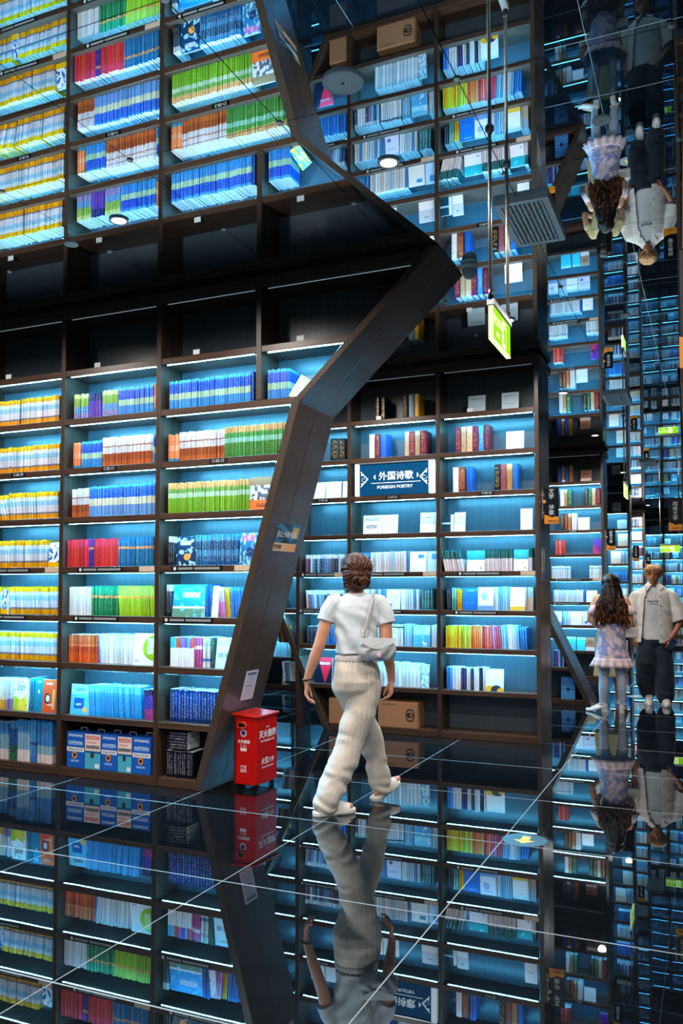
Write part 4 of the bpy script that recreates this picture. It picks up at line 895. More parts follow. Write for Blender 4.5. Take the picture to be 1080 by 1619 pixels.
pts = [(hx-.036, hz-.008), (hx-.024, hz-.020), (hx+.024, hz-.020), (hx+.036, hz-.008), (hx+.036, hz+.008), (hx+.024, hz+.020), (hx-.024, hz+.020), (hx-.036, hz+.008)]
M.prism(pts, -.003, -.001, 1)
for k in range(8):
    a, b_ = pts[k], pts[(k+1) % 8]; M.tube([(a[0], -.006, a[1]), (b_[0], -.006, b_[1])], .0065, 8, 0)
M.build('handle', [plain('red_plastic', '#e03a14', .3), M_black], t, None, True)
M = MB(); M.lathe([(.001,-.0018),(.026,-.0018),(.026,0)], (-.015, 0, z1-.118), 20, 0, 'y'); M.lathe([(.001,-.0026),(.017,-.0026),(.017,-.0018)], (-.015, 0, z1-.115), 16, 1, 'y')
M.build('emblem', [plain('emblem_ring', '#c0c8e0', .4), plain('emblem_blue', '#1c2450', .4)], t)
textmesh('火灾器箱', .026, M_wt, 'side_title', t, (-.012, -.0012, z1-.178), ext=.0003, bold=.0004)
M = MB(); M.box(-.04, .012, -.0012, 0, z1-.225, z1-.2215)
for k in range(2):
    M.box(-.036+.028*k, -.034+.028*k, -.0012, 0, z1-.222, z1-.196); M.box(-.018+.024*k, -.016+.024*k, -.0012, 0, z1-.222, z1-.196)
M.box(-.04, .012, -.0012, 0, z1-.243, z1-.227); M.build('instruction_pictogram', M_wt, t)
textmesh('严禁\n挪用', .026, M_wt, 'warning_text', t, (-.014, -.0012, .145), ext=.0003)
rr = (R(90), 0, R(90))
textmesh('灭火器箱', .058, M_wt, 'front_title', t, (wx+.0012, .155, z1-.135), rr, .0003, bold=.0012)
textmesh('Fire Extinguisher Box', .0215, M_wt, 'front_subtitle', t, (wx+.0012, .155, z1-.178), rr, .0003, bold=.0003)
textmesh('火警119', .048, M_wt, 'phone_number', t, (wx+.0012, .155, .19), rr, .0003, bold=.0009)
textmesh('In Case Of Fire Call 119', .0165, M_wt, 'phone_subtitle', t, (wx+.0012, .155, .150), rr, .0003, bold=.0003)
textmesh('火火火', .016, M_wt, 'front_mark', t, (wx+.0012, .155, z1-.085), rr, .0003)
wh = MB().lathe([(.008,-.01),(.017,-.01),(.017,.01),(.008,.01)], n=14, axis='y').mesh('caster_wheel', M_black)
br_ = MB().box(-.012, .012, -.012, .012, .024, .036).mesh('caster_bracket', M_black)
for sx in (-1, 1):
    for yy in (.035, wy-.035):
        c_ = link('caster_bracket', br_, t, (sx*(wx-.025), yy, 0)); link('caster_wheel', wh, c_, (0, 0, .0172))

# ------------------------------------------------------------------ paper and poster on the slanted panel, sticker on the poetry bookcase end
KS = .764/2.696
def onpan(yy, z, e=.0015): return (-3.320 + KS*z + e, yy, z - e*KS)
def sheet(name, y0, y1, z0, z1, mat, label, cat, drift=.0):
    root = tag(empty(name, onpan(y0, z0)), label, cat); ex = Vector(onpan(y0, z0))
    def P(yy, z, e): return tuple(Vector(onpan(yy, z, e)) - ex)
    M = MB(); M.quad(P(y0+drift, z0, .003), P(y1+drift, z0, .003), P(y1, z1, .003), P(y0, z1, .003)); M.quad(P(y0+drift, z0, .0015), P(y0, z1, .0015), P(y1, z1, .0015), P(y1+drift, z0, .0015))
    M.build('sheet', mat, root); return root, P
TROT = Matrix(((0, KS/math.sqrt(1+KS*KS), 1/math.sqrt(1+KS*KS)), (1, 0, 0), (0, 1/math.sqrt(1+KS*KS), -KS/math.sqrt(1+KS*KS)))).to_euler()
COV['poster'] = ('#0b2030', [('n', 3, .55, '#1a6a90'), ('r', .72, 1, .5, .9, '#b0a060'), ('r', 0, 1, 0, .30, '#c8b48c'), ('r', .5, 1, .04, .26, '#d8a060')])
root, P = sheet('poster', 5.262, 5.606, 1.695, 1.889, cover_mat('poster'), 'dark blue and cream poster stuck on the slanted wooden panel', 'poster', .012)
textmesh('别让书香停留', .050, M_wt, 'title', root, P(5.43, 1.812, .0042), TROT, .0002)
textmesh('读书吧', .038, M_ink, 'footer', root, P(5.335, 1.722, .0042), TROT, .0002, bold=.0006)
COV['notice'] = ('#c4d2e6', [('r', .15, .88, .84, .93, '#5a6a86'), ('r', .12, .75, .46, .50, '#6a7890'), ('t', .15, .85, .55, .8, '#a8b8d0'), ('t', .15, .85, .1, .42, '#b0bed4')])
sheet('paper_notice', 5.350, 5.528, .612, .830, cover_mat('notice'), 'white printed paper taped on the slanted panel above the red box', 'notice', .012)

# ------------------------------------------------------------------ hanging category signs on bookcase ends
M_signblack = plain('sign_black', '#0a0f14', .25); M_orange = plain('sign_orange', '#e08a1c', .45); M_grey = plain('sign_grey_text', '#b8c4ca', .5)
def blade(x, yy, text, label, wd=.132, hh=.335, z=2.03, blue=False, knob=True):
    t = tag(empty('category_sign', (x, yy, z)), label, 'sign', 'black category signs on bookcase ends')
    bevel(MB().box(0, wd, -.008, .008, .066, hh).build('board', M_signblack, t), .004)
    pr = [(0, 0), (wd, 0), (wd, .060), (wd*.8, .068), (wd*.55, .056), (wd*.3, .074), (0, .088)]
    MB().prism(pr, -.010, .010).build('orange_foot', M_orange, t)
    textmesh('新概念书', .024, M_ink, 'footer_text', t, (wd*.62, -.011, .022), ext=.0003)
    n = len(text)
    o = textmesh('\n'.join(text), .050 if n <= 5 else .038, M_grey, 'title', t, (wd*.5, -.009, hh*.60), ext=.0003, bold=.0006)
    if knob:
        MB().lathe([(.001,-.014),(.017,-.012),(.017,.012),(.001,.014)], (.0, 0, hh*.62), 14, 0, 'y').build('mount_knob', plain('copper_knob', '#c88a5a', .35), t)
        MB().tube([(-.018, 0, .05), (-.018, 0, hh-.02)], .006, 8).build('mount_rail', M_alu, t)
        M = MB(); M.box(-.024, .004, -.005, .005, hh*.8, hh*.84); M.box(-.024, .004, -.005, .005, hh*.3, hh*.34); M.build('bracket', M_alu, t)
    return t
blade(-1.418, 7.99, '文学\u3000诗歌', 'black 文学 诗歌 category sign on the poetry bookcase end')
blade(-1.488, 13.78, '经典文学', 'black category sign with orange foot left of the girl\'s head')
blade(-1.555, 19.4, '世界名著', 'small black category sign hanging between girl and boy')
blade(-1.605, 24.1, '散文', 'tiny black category sign beside the boy\'s hair', knob=False)
c11, _ = bookcase('dim bookcase end at the right border, level with the far vent', 9.42, [(-.225, .70), (.74, 1.66)], lit=False, detail=False)
blade(-.3965, 9.43, '网络文学', 'black category sign at the right border above the boy\'s shoulder', knob=False)
blade(-.069, 2.50, '少儿', 'near black category sign cut by the right picture border', knob=False)
COV['end_sticker'] = ('#7a8a60', [('n', 4, .55, '#c8d8d0'), ('r', 0, 1, 0, .25, '#2a6ab0')])
M = MB(); xe = -1.4425
M.quad((xe+.0022, 7.95, 1.50), (xe+.0022, 8.12, 1.50), (xe+.0022, 8.12, 1.80), (xe+.0022, 7.95, 1.80)); M.box(xe+.0005, xe+.002, 7.95, 8.12, 1.50, 1.80)
tag(M.build('side_poster', cover_mat('end_sticker')), 'narrow green and blue poster on the poetry bookcase end panel', 'poster')

# ------------------------------------------------------------------ exit signs on steel tubes
def exit_sign(x, y0, y1, z0, z1, label, along='y'):
    t = tag(empty('exit_sign', (x, y0, z0)), label, 'exit sign', 'green exit signs')
    L_ = y1-y0; h = z1-z0
    M_g = MATS.get('exit_green') or emis('exit_green', (.34, .80, .015), 1.15); MATS['exit_green'] = M_g
    M_w = MATS.get('exit_white') or emis('exit_white', (.85, 1.0, .45), 1.6); MATS['exit_white'] = M_w
    MB().box(-.010, .010, 0, L_, 0, h-.022).build('lit_panel', M_g, t)
    bevel(MB().box(-.018, .018, -.006, L_+.006, h-.022, h+.012).build('housing', M_alu, t), .004)
    M = MB(); M.box(-.0112, .0112, -.002, .006, 0, h-.022); M.box(-.0112, .0112, 0, L_, -.003, .004); M.build('bright_edge', M_w, t)
    M = MB(); cy_ = L_*.62   # running figure through a doorway
    for sg in (1,):
        e = .0112
        M.box(e-.001, e, cy_-.045, cy_+.045, .012, h-.035)
    M.build('doorway', M_w, t)
    M = MB(); e = .0118
    M.lathe([(.001,-.0006),(.010,-.0006),(.010,.0)], (0,0,0), 10); 
    M.v = [(e+.0006-abs(p[2]), cy_-.004+p[0], h*.63+p[1]) for p in M.v]
    for a, b_, r in (((cy_-.006, h*.56), (cy_+.006, h*.36), .008), ((cy_+.006, h*.36), (cy_-.016, h*.20), .005), ((cy_+.006, h*.36), (cy_+.022, h*.18), .005), ((cy_-.004, h*.52), (cy_-.026, h*.42), .004), ((cy_-.004, h*.52), (cy_+.02, h*.46), .004)):
        M.tube([(e, a[0], a[1]), (e, b_[0], b_[1])], r*.9, 6)
    M.build('running_figure', M_g, t)
    textmesh('安全出口', .052, M_w, 'lettering', t, (.0112, L_*.30, h*.56), (R(90), 0, R(90)), .0004, bold=.0006)
    textmesh('EXIT', .036, M_w, 'lettering', t, (.0112, L_*.28, h*.22), (R(90), 0, R(90)), .0004, bold=.0006)
    for yy in (.004, L_-.004):
        MB().tube([(0, yy, h+.04), (0, yy, ZC-z0-.002)], .0085, 10).build('hanging_tube', M_chrome, t, None, True)
        MB().tube([(0, yy, h+.006), (0, yy, h+.055)], .013, 10).build('tube_clamp', M_black, t, None, True)
        MB().lathe([(.022,0),(.022,-.008),(.011,-.022)], (0, yy, ZC-z0-.002), 14).build('ceiling_rose', M_chrome, t, None, True)
    return t
exit_sign(-.937, 3.917, 4.296, 2.610, 2.790, 'glowing green exit sign hanging on two steel tubes from the ceiling')
exit_sign(-.985, 11.2, 11.6, 2.60, 2.78, 'small green exit sign seen edge-on above the boy')
t = exit_sign(0, 0, .40, 2.24, 2.41, 'tiny green exit sign facing the viewer at the far end above the boy')
t.location = (-.72, 20.0, 2.24); t.rotation_euler = (0, 0, R(-90)); 
t.location = (-1.02, 20.0, 2.24)

# ------------------------------------------------------------------ floor arrow stickers
M_dk = plain('sticker_dark', '#0e2a38', .3); M_ye = plain('sticker_yellow', '#f0b81c', .45)
for (x, yy, lb) in ((-.996, 4.879, 'round dark floor sticker with a yellow arrow, nearer one'), (-.94, 11.93, 'round dark floor sticker with a yellow arrow, behind the girl')):
    t = tag(empty('floor_arrow_sticker', (x, yy, 0)), lb, 'sticker', 'floor arrow stickers')
    MB().lathe([(.128, .0004), (.126, .0012)], n=36).build('disc', M_dk, t)
    ar = [(0, -.075), (.062, -.01), (.024, -.01), (.024, .07), (-.024, .07), (-.024, -.01), (-.062, -.01)]
    MB().prismz(ar, .0012, .0018).build('arrow', M_ye, t)
# ------------------------------------------------------------------ people
def lerp(a, b, t): return a + (b-a)*t
def limb(M, pts, n=12):
    """pts: (x,y,z,r) - round tapered tube with rounded ends, resampled smoothly"""
    P = [Vector(p[:3]) for p in pts]; r = [p[3] for p in pts]
    d0 = (P[0]-P[1]).normalized(); d1 = (P[-1]-P[-2]).normalized()
    pp, rr = [], []
    for f, g in ((.95, .3), (.7, .72), (.35, .94)): pp.append(P[0]+d0*r[0]*f); rr.append(r[0]*g)
    for i in range(len(P)):
        pp.append(P[i]); rr.append(r[i])
        if i < len(P)-1:
            k = max(1, int((P[i+1]-P[i]).length/.05))
            for j in range(1, k): pp.append(P[i].lerp(P[i+1], j/k)); rr.append(lerp(r[i], r[i+1], j/k))
    for f, g in ((.35, .94), (.7, .72), (.95, .3)): pp.append(P[-1]+d1*r[-1]*f); rr.append(r[-1]*g)
    M.tube(pp, rr, n)
def trunk(M, rows, n=24, flat=False):
    """rows: (x,y,z,rx,ry) horizontal elliptic rings"""
    R_ = []
    def ring(x, y, z, a, b): return [(x+a*math.cos(2*math.pi*k/n), y+b*math.sin(2*math.pi*k/n), z) for k in range(n)]
    x, y, z, a, b = rows[0]; s = 1 if rows[-1][2] > z else -1
    if not flat: R_.append(ring(x, y, z-s*min(a, b)*.45, a*.55, b*.55))
    for i in range(len(rows)):
        R_.append(ring(*rows[i]))
        if i < len(rows)-1:
            for t in (.33, .67):
                q = [lerp(u, v, t) for u, v in zip(rows[i], rows[i+1])]; R_.append(ring(*q))
    x, y, z, a, b = rows[-1]
    if not flat: R_.append(ring(x, y, z+s*min(a, b)*.45, a*.55, b*.55))
    if s < 0: R_ = R_[::-1]
    M.rings(R_)
def fuse(name, M, mat, parent, voxel=.006, smooth=3, disp=None):
    """unite the overlapping shapes into one continuous surface"""
    me = M.mesh(name, mat); o = bpy.data.objects.new(name, me); TMP.collection.objects.link(o)
    m = o.modifiers.new('r', 'REMESH'); m.mode = 'VOXEL'; m.voxel_size = voxel; m.use_smooth_shade = True
    if smooth: s = o.modifiers.new('s', 'SMOOTH'); s.iterations = smooth; s.factor = .5
    dg = tmp_dg()
    out = bpy.data.meshes.new_from_object(o.evaluated_get(dg)); out.name = name
    bpy.data.objects.remove(o)
    if disp:
        nv = [v.normal.copy() for v in out.vertices]
        for v, nn in zip(out.vertices, nv): v.co += nn*disp(v.co)
    out.polygons.foreach_set('use_smooth', [True]*len(out.polygons)); out.update()
    if not out.materials: out.materials.append(mat)
    return link(name, out, parent)
def hand(M, wrist, d, side, pn, curl=.5, thumb=1, s=1.0):
    """d: finger direction, side: towards the thumb, pn: direction the fingers curl to"""
    wrist, d, side, pn = Vector(wrist), Vector(d).normalized(), Vector(side).normalized(), Vector(pn).normalized()
    for i, L_ in enumerate((.92, 1.0, .94, .74)):
        o = (1.5-i)
        b = wrist + d*(.082 - .004*abs(o-.5))*s + side*o*.0185*s
        limb(M, [(*(wrist + side*o*.009*s), .0125*s), (*(wrist.lerp(b, .6) + pn*.002), .0128*s), (*b, .0105*s)], 8)
        p = b; a = curl*.55 + .08*i
        pts = [(*p, .0098*s)]
        for seg, rr in ((.040, .0088), (.026, .0080), (.020, .0066)):
            dd = d*math.cos(a) + pn*math.sin(a) + side*o*.05; p = p + dd.normalized()*seg*L_*s; pts.append((*p, rr*s)); a += curl*.75
        limb(M, pts, 8)
    tb = wrist + d*.022*s + side*.022*s
    t1 = tb + (d*.6 + side*.65 + pn*.3).normalized()*.042*s; t2 = t1 + (d*.9 + side*.15 + pn*.35).normalized()*.030*s; t3 = t2 + (d*.95 + pn*.4 - side*.05).normalized()*.022*s
    limb(M, [(*(wrist + side*.008*s), .013*s), (*tb, .0145*s), (*t1, .0115*s), (*t2, .0098*s), (*t3, .0078*s)], 8)
def head(M, c, f, s=1.0, ears=True):
    """c: head centre, f: unit facing direction (horizontal)"""
    c = Vector(c); f = Vector(f).normalized(); l = Vector((-f.y, f.x, 0)); up = Vector((0,0,1))
    def E(o, a, b, h, n=16):
        R_ = []
        for j in range(1, 12):
            ph = math.pi*j/12; R_.append([tuple(o + (l*a*math.cos(t) + f*b*math.sin(t))*math.sin(ph) - up*h*math.cos(ph)) for t in [2*math.pi*k/n for k in range(n)]])
        M.rings(R_)
    E(c + up*.022*s - f*.012*s, .073*s, .090*s, .088*s)
    E(c - up*.035*s + f*.022*s, .058*s, .066*s, .080*s)
    E(c - up*.082*s + f*.058*s, .026*s, .026*s, .024*s)
    nb = c + f*.086*s - up*.012*s
    limb(M, [(*(nb + up*.028*s), .007*s), (*(nb + f*.012*s - up*.012*s), .011*s)], 8)
    for q in (-1, 1):
        E(c + f*.083*s - up*.025*s + l*q*.012*s, .008*s, .008*s, .007*s, 8)
        if ears:
            e = c + l*q*.072*s - up*.012*s; limb(M, [(*(e + up*.022*s - f*.004), .010*s), (*(e + l*q*.006), .011*s), (*(e - up*.024*s + f*.004), .007*s)], 8)
    E(c + f*.082*s - up*.055*s, .024*s, .010*s, .009*s, 10)
def skin_mat(name, col):
    m, nt, b = newmat(name); n = N(nt, 'ShaderNodeTexNoise'); n.inputs['Scale'].default_value = 14; n.inputs['Detail'].default_value = 4
    c = lin(col); nt.links.new(mix_(nt, n.outputs['Fac'], (*c, 1), (c[0]*.82, c[1]*.66, c[2]*.58, 1)), b.inputs['Base Color'])
    b.inputs['Roughness'].default_value = .48; b.inputs['Subsurface Weight'].default_value = .08; b.inputs['Subsurface Radius'].default_value = (.02, .008, .004); return m
def cloth_mat(name, c0, c1, scale=6, rough=.85, weave=380, thr=None):
    m, nt, b = newmat(name); L = nt.links.new; tc = N(nt, 'ShaderNodeTexCoord')
    n = N(nt, 'ShaderNodeTexNoise'); n.inputs['Scale'].default_value = scale; n.inputs['Detail'].default_value = 3; L(tc.outputs['Object'], n.inputs['Vector'])
    f = n.outputs['Fac']
    if thr: 
        mr = N(nt, 'ShaderNodeMapRange'); mr.inputs['From Min'].default_value = thr-.06; mr.inputs['From Max'].default_value = thr+.06; L(f, mr.inputs['Value']); f = mr.outputs[0]
    L(mix_(nt, f, (*lin(c0), 1), (*lin(c1), 1)), b.inputs['Base Color']); b.inputs['Roughness'].default_value = rough
    b.inputs['Sheen Weight'].default_value = .15
    w_ = N(nt, 'ShaderNodeTexNoise'); w_.inputs['Scale'].default_value = weave; L(tc.outputs['Object'], w_.inputs['Vector'])
    bp = N(nt, 'ShaderNodeBump'); bp.inputs['Strength'].default_value = .12; bp.inputs['Distance'].default_value = .001; L(w_.outputs['Fac'], bp.inputs['Height']); L(bp.outputs[0], b.inputs['Normal'])
    return m
def hair_mat(name, c0, c1, sc=(90, 90, 6)):
    m, nt, b = newmat(name); L = nt.links.new; tc = N(nt, 'ShaderNodeTexCoord'); mp = N(nt, 'ShaderNodeMapping'); mp.inputs['Scale'].default_value = sc
    n = N(nt, 'ShaderNodeTexNoise'); n.inputs['Scale'].default_value = 1; n.inputs['Detail'].default_value = 4; L(tc.outputs['Object'], mp.inputs[0]); L(mp.outputs[0], n.inputs['Vector'])
    cr = N(nt, 'ShaderNodeValToRGB'); cr.color_ramp.elements[0].position = .35; cr.color_ramp.elements[1].position = .7; cr.color_ramp.elements[0].color = (*lin(c0), 1); cr.color_ramp.elements[1].color = (*lin(c1), 1)
    L(n.outputs['Fac'], cr.inputs[0]); L(cr.outputs[0], b.inputs['Base Color']); b.inputs['Roughness'].default_value = .42
    bp = N(nt, 'ShaderNodeBump'); bp.inputs['Strength'].default_value = .35; bp.inputs['Distance'].default_value = .004; b.inputs['Specular IOR Level'].default_value = .35; L(n.outputs['Fac'], bp.inputs['Height']); L(bp.outputs[0], b.inputs['Normal']); return m
def nz(p, s, o=0.0): return noise.noise(Vector(p)*s + Vector((o, o*1.7, o*.3)))
def ell(M, c, a, b, h, n=20, m=14, tilt=None):
    R_ = []; rt = Euler(tilt).to_matrix() if tilt else Matrix.Identity(3)
    for j in range(1, m):
        ph = math.pi*j/m; R_.append([tuple(Vector(c) + rt @ Vector((a*math.cos(t)*math.sin(ph), b*math.sin(t)*math.sin(ph), -h*math.cos(ph)))) for t in [2*math.pi*k/n for k in range(n)]])
    M.rings(R_)

# ---- the woman walking away (x: picture right, y: away from the viewer)
wm = tag(empty('person', (-2.13, 5.10, 0), R(22.7)), 'woman walking away in white crop top and wide cream trousers with shoulder bag', 'person')
SK = skin_mat('skin_fair', '#dba183')
M = MB()
trunk(M, [(0,.0,.86,.12,.09),(0,0,1.0,.105,.078),(0,0,1.15,.125,.085),(.005,0,1.30,.15,.085),(.008,.0,1.37,.11,.06)])
limb(M, [(.008,.0,1.35,.052),(.010,.010,1.42,.047),(.012,.022,1.47,.048)])
head(M, (.014,.030,1.540), (.45,.9,0), 1.02)
limb(M, [(-.138,0,1.318,.044),(-.192,-.012,1.20,.044),(-.232,-.030,1.06,.0385),(-.262,-.024,.98,.038),(-.300,-.012,.875,.028),(-.315,-.006,.822,.0235)])
hand(M, (-.316,-.005,.815), (-.04,.10,-1), (.05,.9,.05), (.9,-.25,-.1), .75)
limb(M, [(.152,0,1.314,.044),(.196,-.018,1.20,.045),(.200,-.026,1.06,.0395),(.215,-.008,.98,.038),(.232,.030,.875,.028),(.236,.046,.825,.0235)])
hand(M, (.236,.047,.818), (-.06,.14,-1), (-.25,.95,0), (-.95,-.2,-.1), .8)
# legs and feet
limb(M, [(.055,0,.86,.085),(.02,-.01,.66,.07),(-.035,-.02,.47,.052),(-.11,-.08,.28,.048),(-.205,-.135,.10,.034),(-.215,-.140,.07,.034)])
limb(M, [(-.230,-.150,.055,.032),(-.15,-.112,.052,.034),(-.075,-.080,.046,.030),(-.035,-.064,.040,.022)])
limb(M, [(-.055,0,.86,.085),(.01,.10,.66,.07),(.085,.21,.48,.052),(.13,.25,.28,.047),(.165,.262,.11,.034),(.165,.265,.08,.034)])
limb(M, [(.150,.250,.055,.032),(.205,.320,.080,.034),(.262,.382,.098,.030),(.295,.420,.105,.022)])
fuse('body', M, SK, wm, .0052, 2)
# hair gathered in a low bun
HB = hair_mat('brown_hair', '#0c0402', '#642f0e', (55, 55, 55))
M = MB(); ell(M, (.010,.016,1.560), .106, .110, .102); ell(M, (.010,-.02,1.505), .094, .080, .082)
limb(M, [(-.05,-.03,1.45,.03),(.0,-.045,1.435,.034),(.05,-.03,1.45,.03)])
def hd(p):
    a = math.atan2(p.x-.015, p.z-1.52); return .0022*math.sin(a*22 + 7*nz(p, 8)) + .0035*nz(p, 45) + .004*nz(p, 14)
fuse('hair', M, HB, wm, .005, 2, hd)
M = MB()
for k in range(26):      # twisted coil
    a0 = k*.48; a1 = (k+1)*.48; r0 = .012+.0019*k; r1 = .012+.0019*(k+1)
    limb(M, [(.022+r0*math.cos(a0)*1.05, -.092-.02*math.cos(k*.11)+.0012*k, 1.475+r0*math.sin(a0)*.86, .0165), (.022+r1*math.cos(a1)*1.05, -.092-.02*math.cos((k+1)*.11)+.0012*(k+1), 1.475+r1*math.sin(a1)*.86, .0165)], 8)
ell(M, (.022,-.066,1.475), .064, .035, .052)
fuse('hair_bun', M, HB, wm, .0042, 1, lambda p: .0025*nz(p, 70))
M = MB(); rr_ = random.Random(2)
for k in range(26):
    a = rr_.uniform(-1.2, 1.2); x0 = .012+.085*math.sin(a); z0_ = 1.47+rr_.uniform(-.03, .06)
    M.tube([(x0, .0-.06*math.cos(a), z0_), (x0*1.12, -.055*math.cos(a), z0_-.03), (x0*1.2+.01*rr_.uniform(-1,1), -.05*math.cos(a), z0_-.06-rr_.random()*.025)], [.0012, .001, .0004], 5)
M.build('loose_hair', HB, wm)
# cropped white T-shirt
M = MB()
trunk(M, [(.008,0,1.005,.138,.108),(.006,0,1.06,.136,.104),(.004,0,1.15,.143,.104),(.006,0,1.25,.156,.105),(.008,0,1.315,.152,.094),(.010,0,1.360,.118,.076),(.010,.004,1.395,.074,.062)], flat=True)
M.tube([(-.09,0,1.345),(-.135,0,1.332),(-.170,-.006,1.276),(-.192,-.012,1.212)], [.052,.064,.061,.059], 14); M.tube([(.10,0,1.345),(.150,0,1.330),(.186,-.008,1.272),(.204,-.018,1.195)], [.052,.064,.062,.062], 14)
def td(p):
    w_ = math.sin(62*(p.z*.75 + p.x*.70) + 4.5*nz(p, 6)); fall = max(0, min(1, (1.32-p.z)*5))
    return (.017*w_*(.15+.7*abs(nz(p, 4, 3))) + .007*nz(p, 9))*fall + .0015*nz(p, 30)
fuse('crop_top', M, cloth_mat('white_jersey', '#cdd6de', '#dbe2e8', 5), wm, .0055, 6, td)
# wide trousers
M = MB()
trunk(M, [(.004,0,.985,.128,.102),(.006,0,.955,.136,.108),(.008,-.006,.90,.152,.124),(.008,-.010,.83,.160,.132),(.006,-.004,.77,.152,.122)], flat=False)
limb(M, [(.072,-.012,.80,.100),(.040,-.015,.66,.100),(-.022,-.028,.47,.095),(-.085,-.072,.30,.090),(-.165,-.118,.125,.086),(-.186,-.128,.075,.083)], 18)
limb(M, [(-.066,.0,.80,.094),(.005,.10,.66,.092),(.088,.205,.47,.083),(.132,.250,.30,.076),(.160,.262,.16,.074),(.172,.270,.105,.073)], 18)
def pd(p):
    low = max(0, min(1, (.62-p.z)*2.2)); top = max(0, min(1, (p.z-.88)*9))
    w1 = math.sin(62*p.z + 14*p.x + 5*nz(p, 7)); v1 = math.sin(95*math.atan2(p.y+.02, p.x)*.25 + 3*nz(p, 6))
    return .010*w1*low*abs(nz(p, 5, 2))*1.6 + .010*nz(p, 7, 5)*(1-top) + .0065*math.sin(44*(p.z*.45 + p.x*.9) + 4*nz(p, 5, 9))*abs(nz(p, 4, 1))*1.6*(1-top) + .0035*math.sin(120*math.atan2(p.y, p.x)/6.28*1.6)*top + .0012*v1*(1-low)
fuse('trousers', M, cloth_mat('cream_twill', '#cfc3b6', '#ddd4c8', 4), wm, .006, 7, pd)
M = MB(); trunk(M, [(.004,0,.955,.140,.112),(.004,0,.990,.134,.106)], flat=True); fuse('waistband', M, cloth_mat('waist_cotton', '#b8b4b4', '#c8c4c2', 8), wm, .006, 1, lambda p: .003*math.sin(60*math.atan2(p.y, p.x)))
# slides
WS = plain('white_rubber', '#e8e4e0', .5)
def slide(h, toe, lift):
    h, toe = Vector(h), Vector(toe); d = (toe-h); L_ = d.length; d.normalize(); sd = Vector((-d.y, d.x, 0)).normalized(); up = sd.cross(d)*-1
    if up.z < 0: up = -up
    t = link('slide_sandal', None, wm)
    M = MB(); out = [(-.02,-.034),(.02,-.042),(.10,-.040),(.17,-.047),(.225,-.042),(.255,-.022),(.262,0),(.255,.022),(.225,.040),(.17,.045),(.10,.040),(.02,.042),(-.02,.034),(-.032,0)]
    R_ = [[tuple(h + d*x + sd*y_*s_ + up*z_) for x, y_ in out] for z_, s_ in ((0, .94), (.006, 1), (.022, 1.0), (.028, .95))]
    M.rings(R_); o = M.build('sole', WS, t, None, True)
    M = MB(); n = 11
    A = [[tuple(h + d*(x + .012*math.sin(math.pi*k/n)) + sd*(.050*math.cos(math.pi*k/n)) + up*(.018 + rr*math.sin(math.pi*k/n))) for k in range(n+1)] for x, rr in ((.115, .072), (.155, .060), (.20, .046))]
    B = [[tuple(Vector(p) - up*.006) for p in r] for r in A]
    for S_ in (A, B):
        b = len(M.v)
        for r in S_: M.v += r
        for i in range(2):
            for k in range(n): M.face([b+i*(n+1)+k, b+i*(n+1)+k+1, b+(i+1)*(n+1)+k+1, b+(i+1)*(n+1)+k])
    M.build('strap', WS, t, None, True)
slide((-.238, -.153, .0), (.0, -.045, .0), 0)
slide((.138, .236, .004), (.295, .42, .075), .07)
# bracelet
M = MB()
for k in range(14):
    a = 2*math.pi*k/14; ell(M, (-.312+.029*math.cos(a), -.007+.029*math.sin(a), .835+.004*math.cos(a)), .0062, .0062, .0062, 8, 6)
M.build('bead_bracelet', plain('dark_beads', '#1c1a1c', .25), wm, None, True)
# shoulder bag (held by the woman, its own thing)
BG = cloth_mat('pale_leather', '#aeb6bc', '#c4cacd', 9, .45, 200)
bag = tag(empty('shoulder_bag', (-2.13, 5.10, 0), R(22.7)), 'pale grey shoulder bag hanging behind the walking woman\'s right arm', 'bag')
M = MB(); secs = [(-.118,.030,.020),(-.10,.062,.036),(-.04,.078,.046),(.03,.080,.048),(.09,.070,.042),(.122,.034,.022)]
R_ = []
for x, hh, dd in secs:
    R_.append([(.135+x, -.150+dd*math.cos(t)*(1 if abs(math.cos(t)) < 2 else 1), 1.045 - .010*(x < -.08) + hh*math.sin(t)*(.85 if math.sin(t) > 0 else 1.0)) for t in [2*math.pi*k/18 for k in range(18)]])
M.rings(R_); fuse('bag_body', M, BG, bag, .005, 2, lambda p: .009*nz(p, 13)+.004*math.sin(70*p.x-40*p.z+8*nz(p, 8)))
M = MB(); n = 10
for k in range(n):
    x0, x1 = .02+.024*k, .02+.024*(k+1); z0_ = lambda x: 1.10-.055*math.sin(math.pi*(x-.02)/.24); 
    M.quad((x0, -.2005+.08*((x0-.14)**2)*8, z0_(x0)), (x1, -.2005+.08*((x1-.14)**2)*8, z0_(x1)), (x1, -.185, 1.113), (x0, -.185, 1.113))
M.build('flap', BG, bag)
M = MB(); M.tube([(.055,-.155,1.11),(.062,-.150,1.16),(.085,-.135,1.25),(.108,-.118,1.33),(.118,-.085,1.385),(.122,-.03,1.405),(.130,.05,1.375),(.150,.10,1.28),(.20,.06,1.15),(.235,-.06,1.09)], [.007]*10, 8); M.build('strap', plain('strap_grey', '#b8b2ac', .5), bag, None, True)
M = MB()
for zz in (1.112, 1.135, 1.158): M.tube([(.050+.012*math.cos(a), -.158, zz+.012*math.sin(a)) for a in [2*math.pi*k/12 for k in range(13)]], .0022, 6)
M.build('chain_ring', M_chrome, bag, None, True)
M = MB(); ell(M, (.150,-.200,1.005), .017, .006, .016, 12, 8); M.build('charm', plain('pink_charm', '#d8b0c8', .3), bag, None, True)

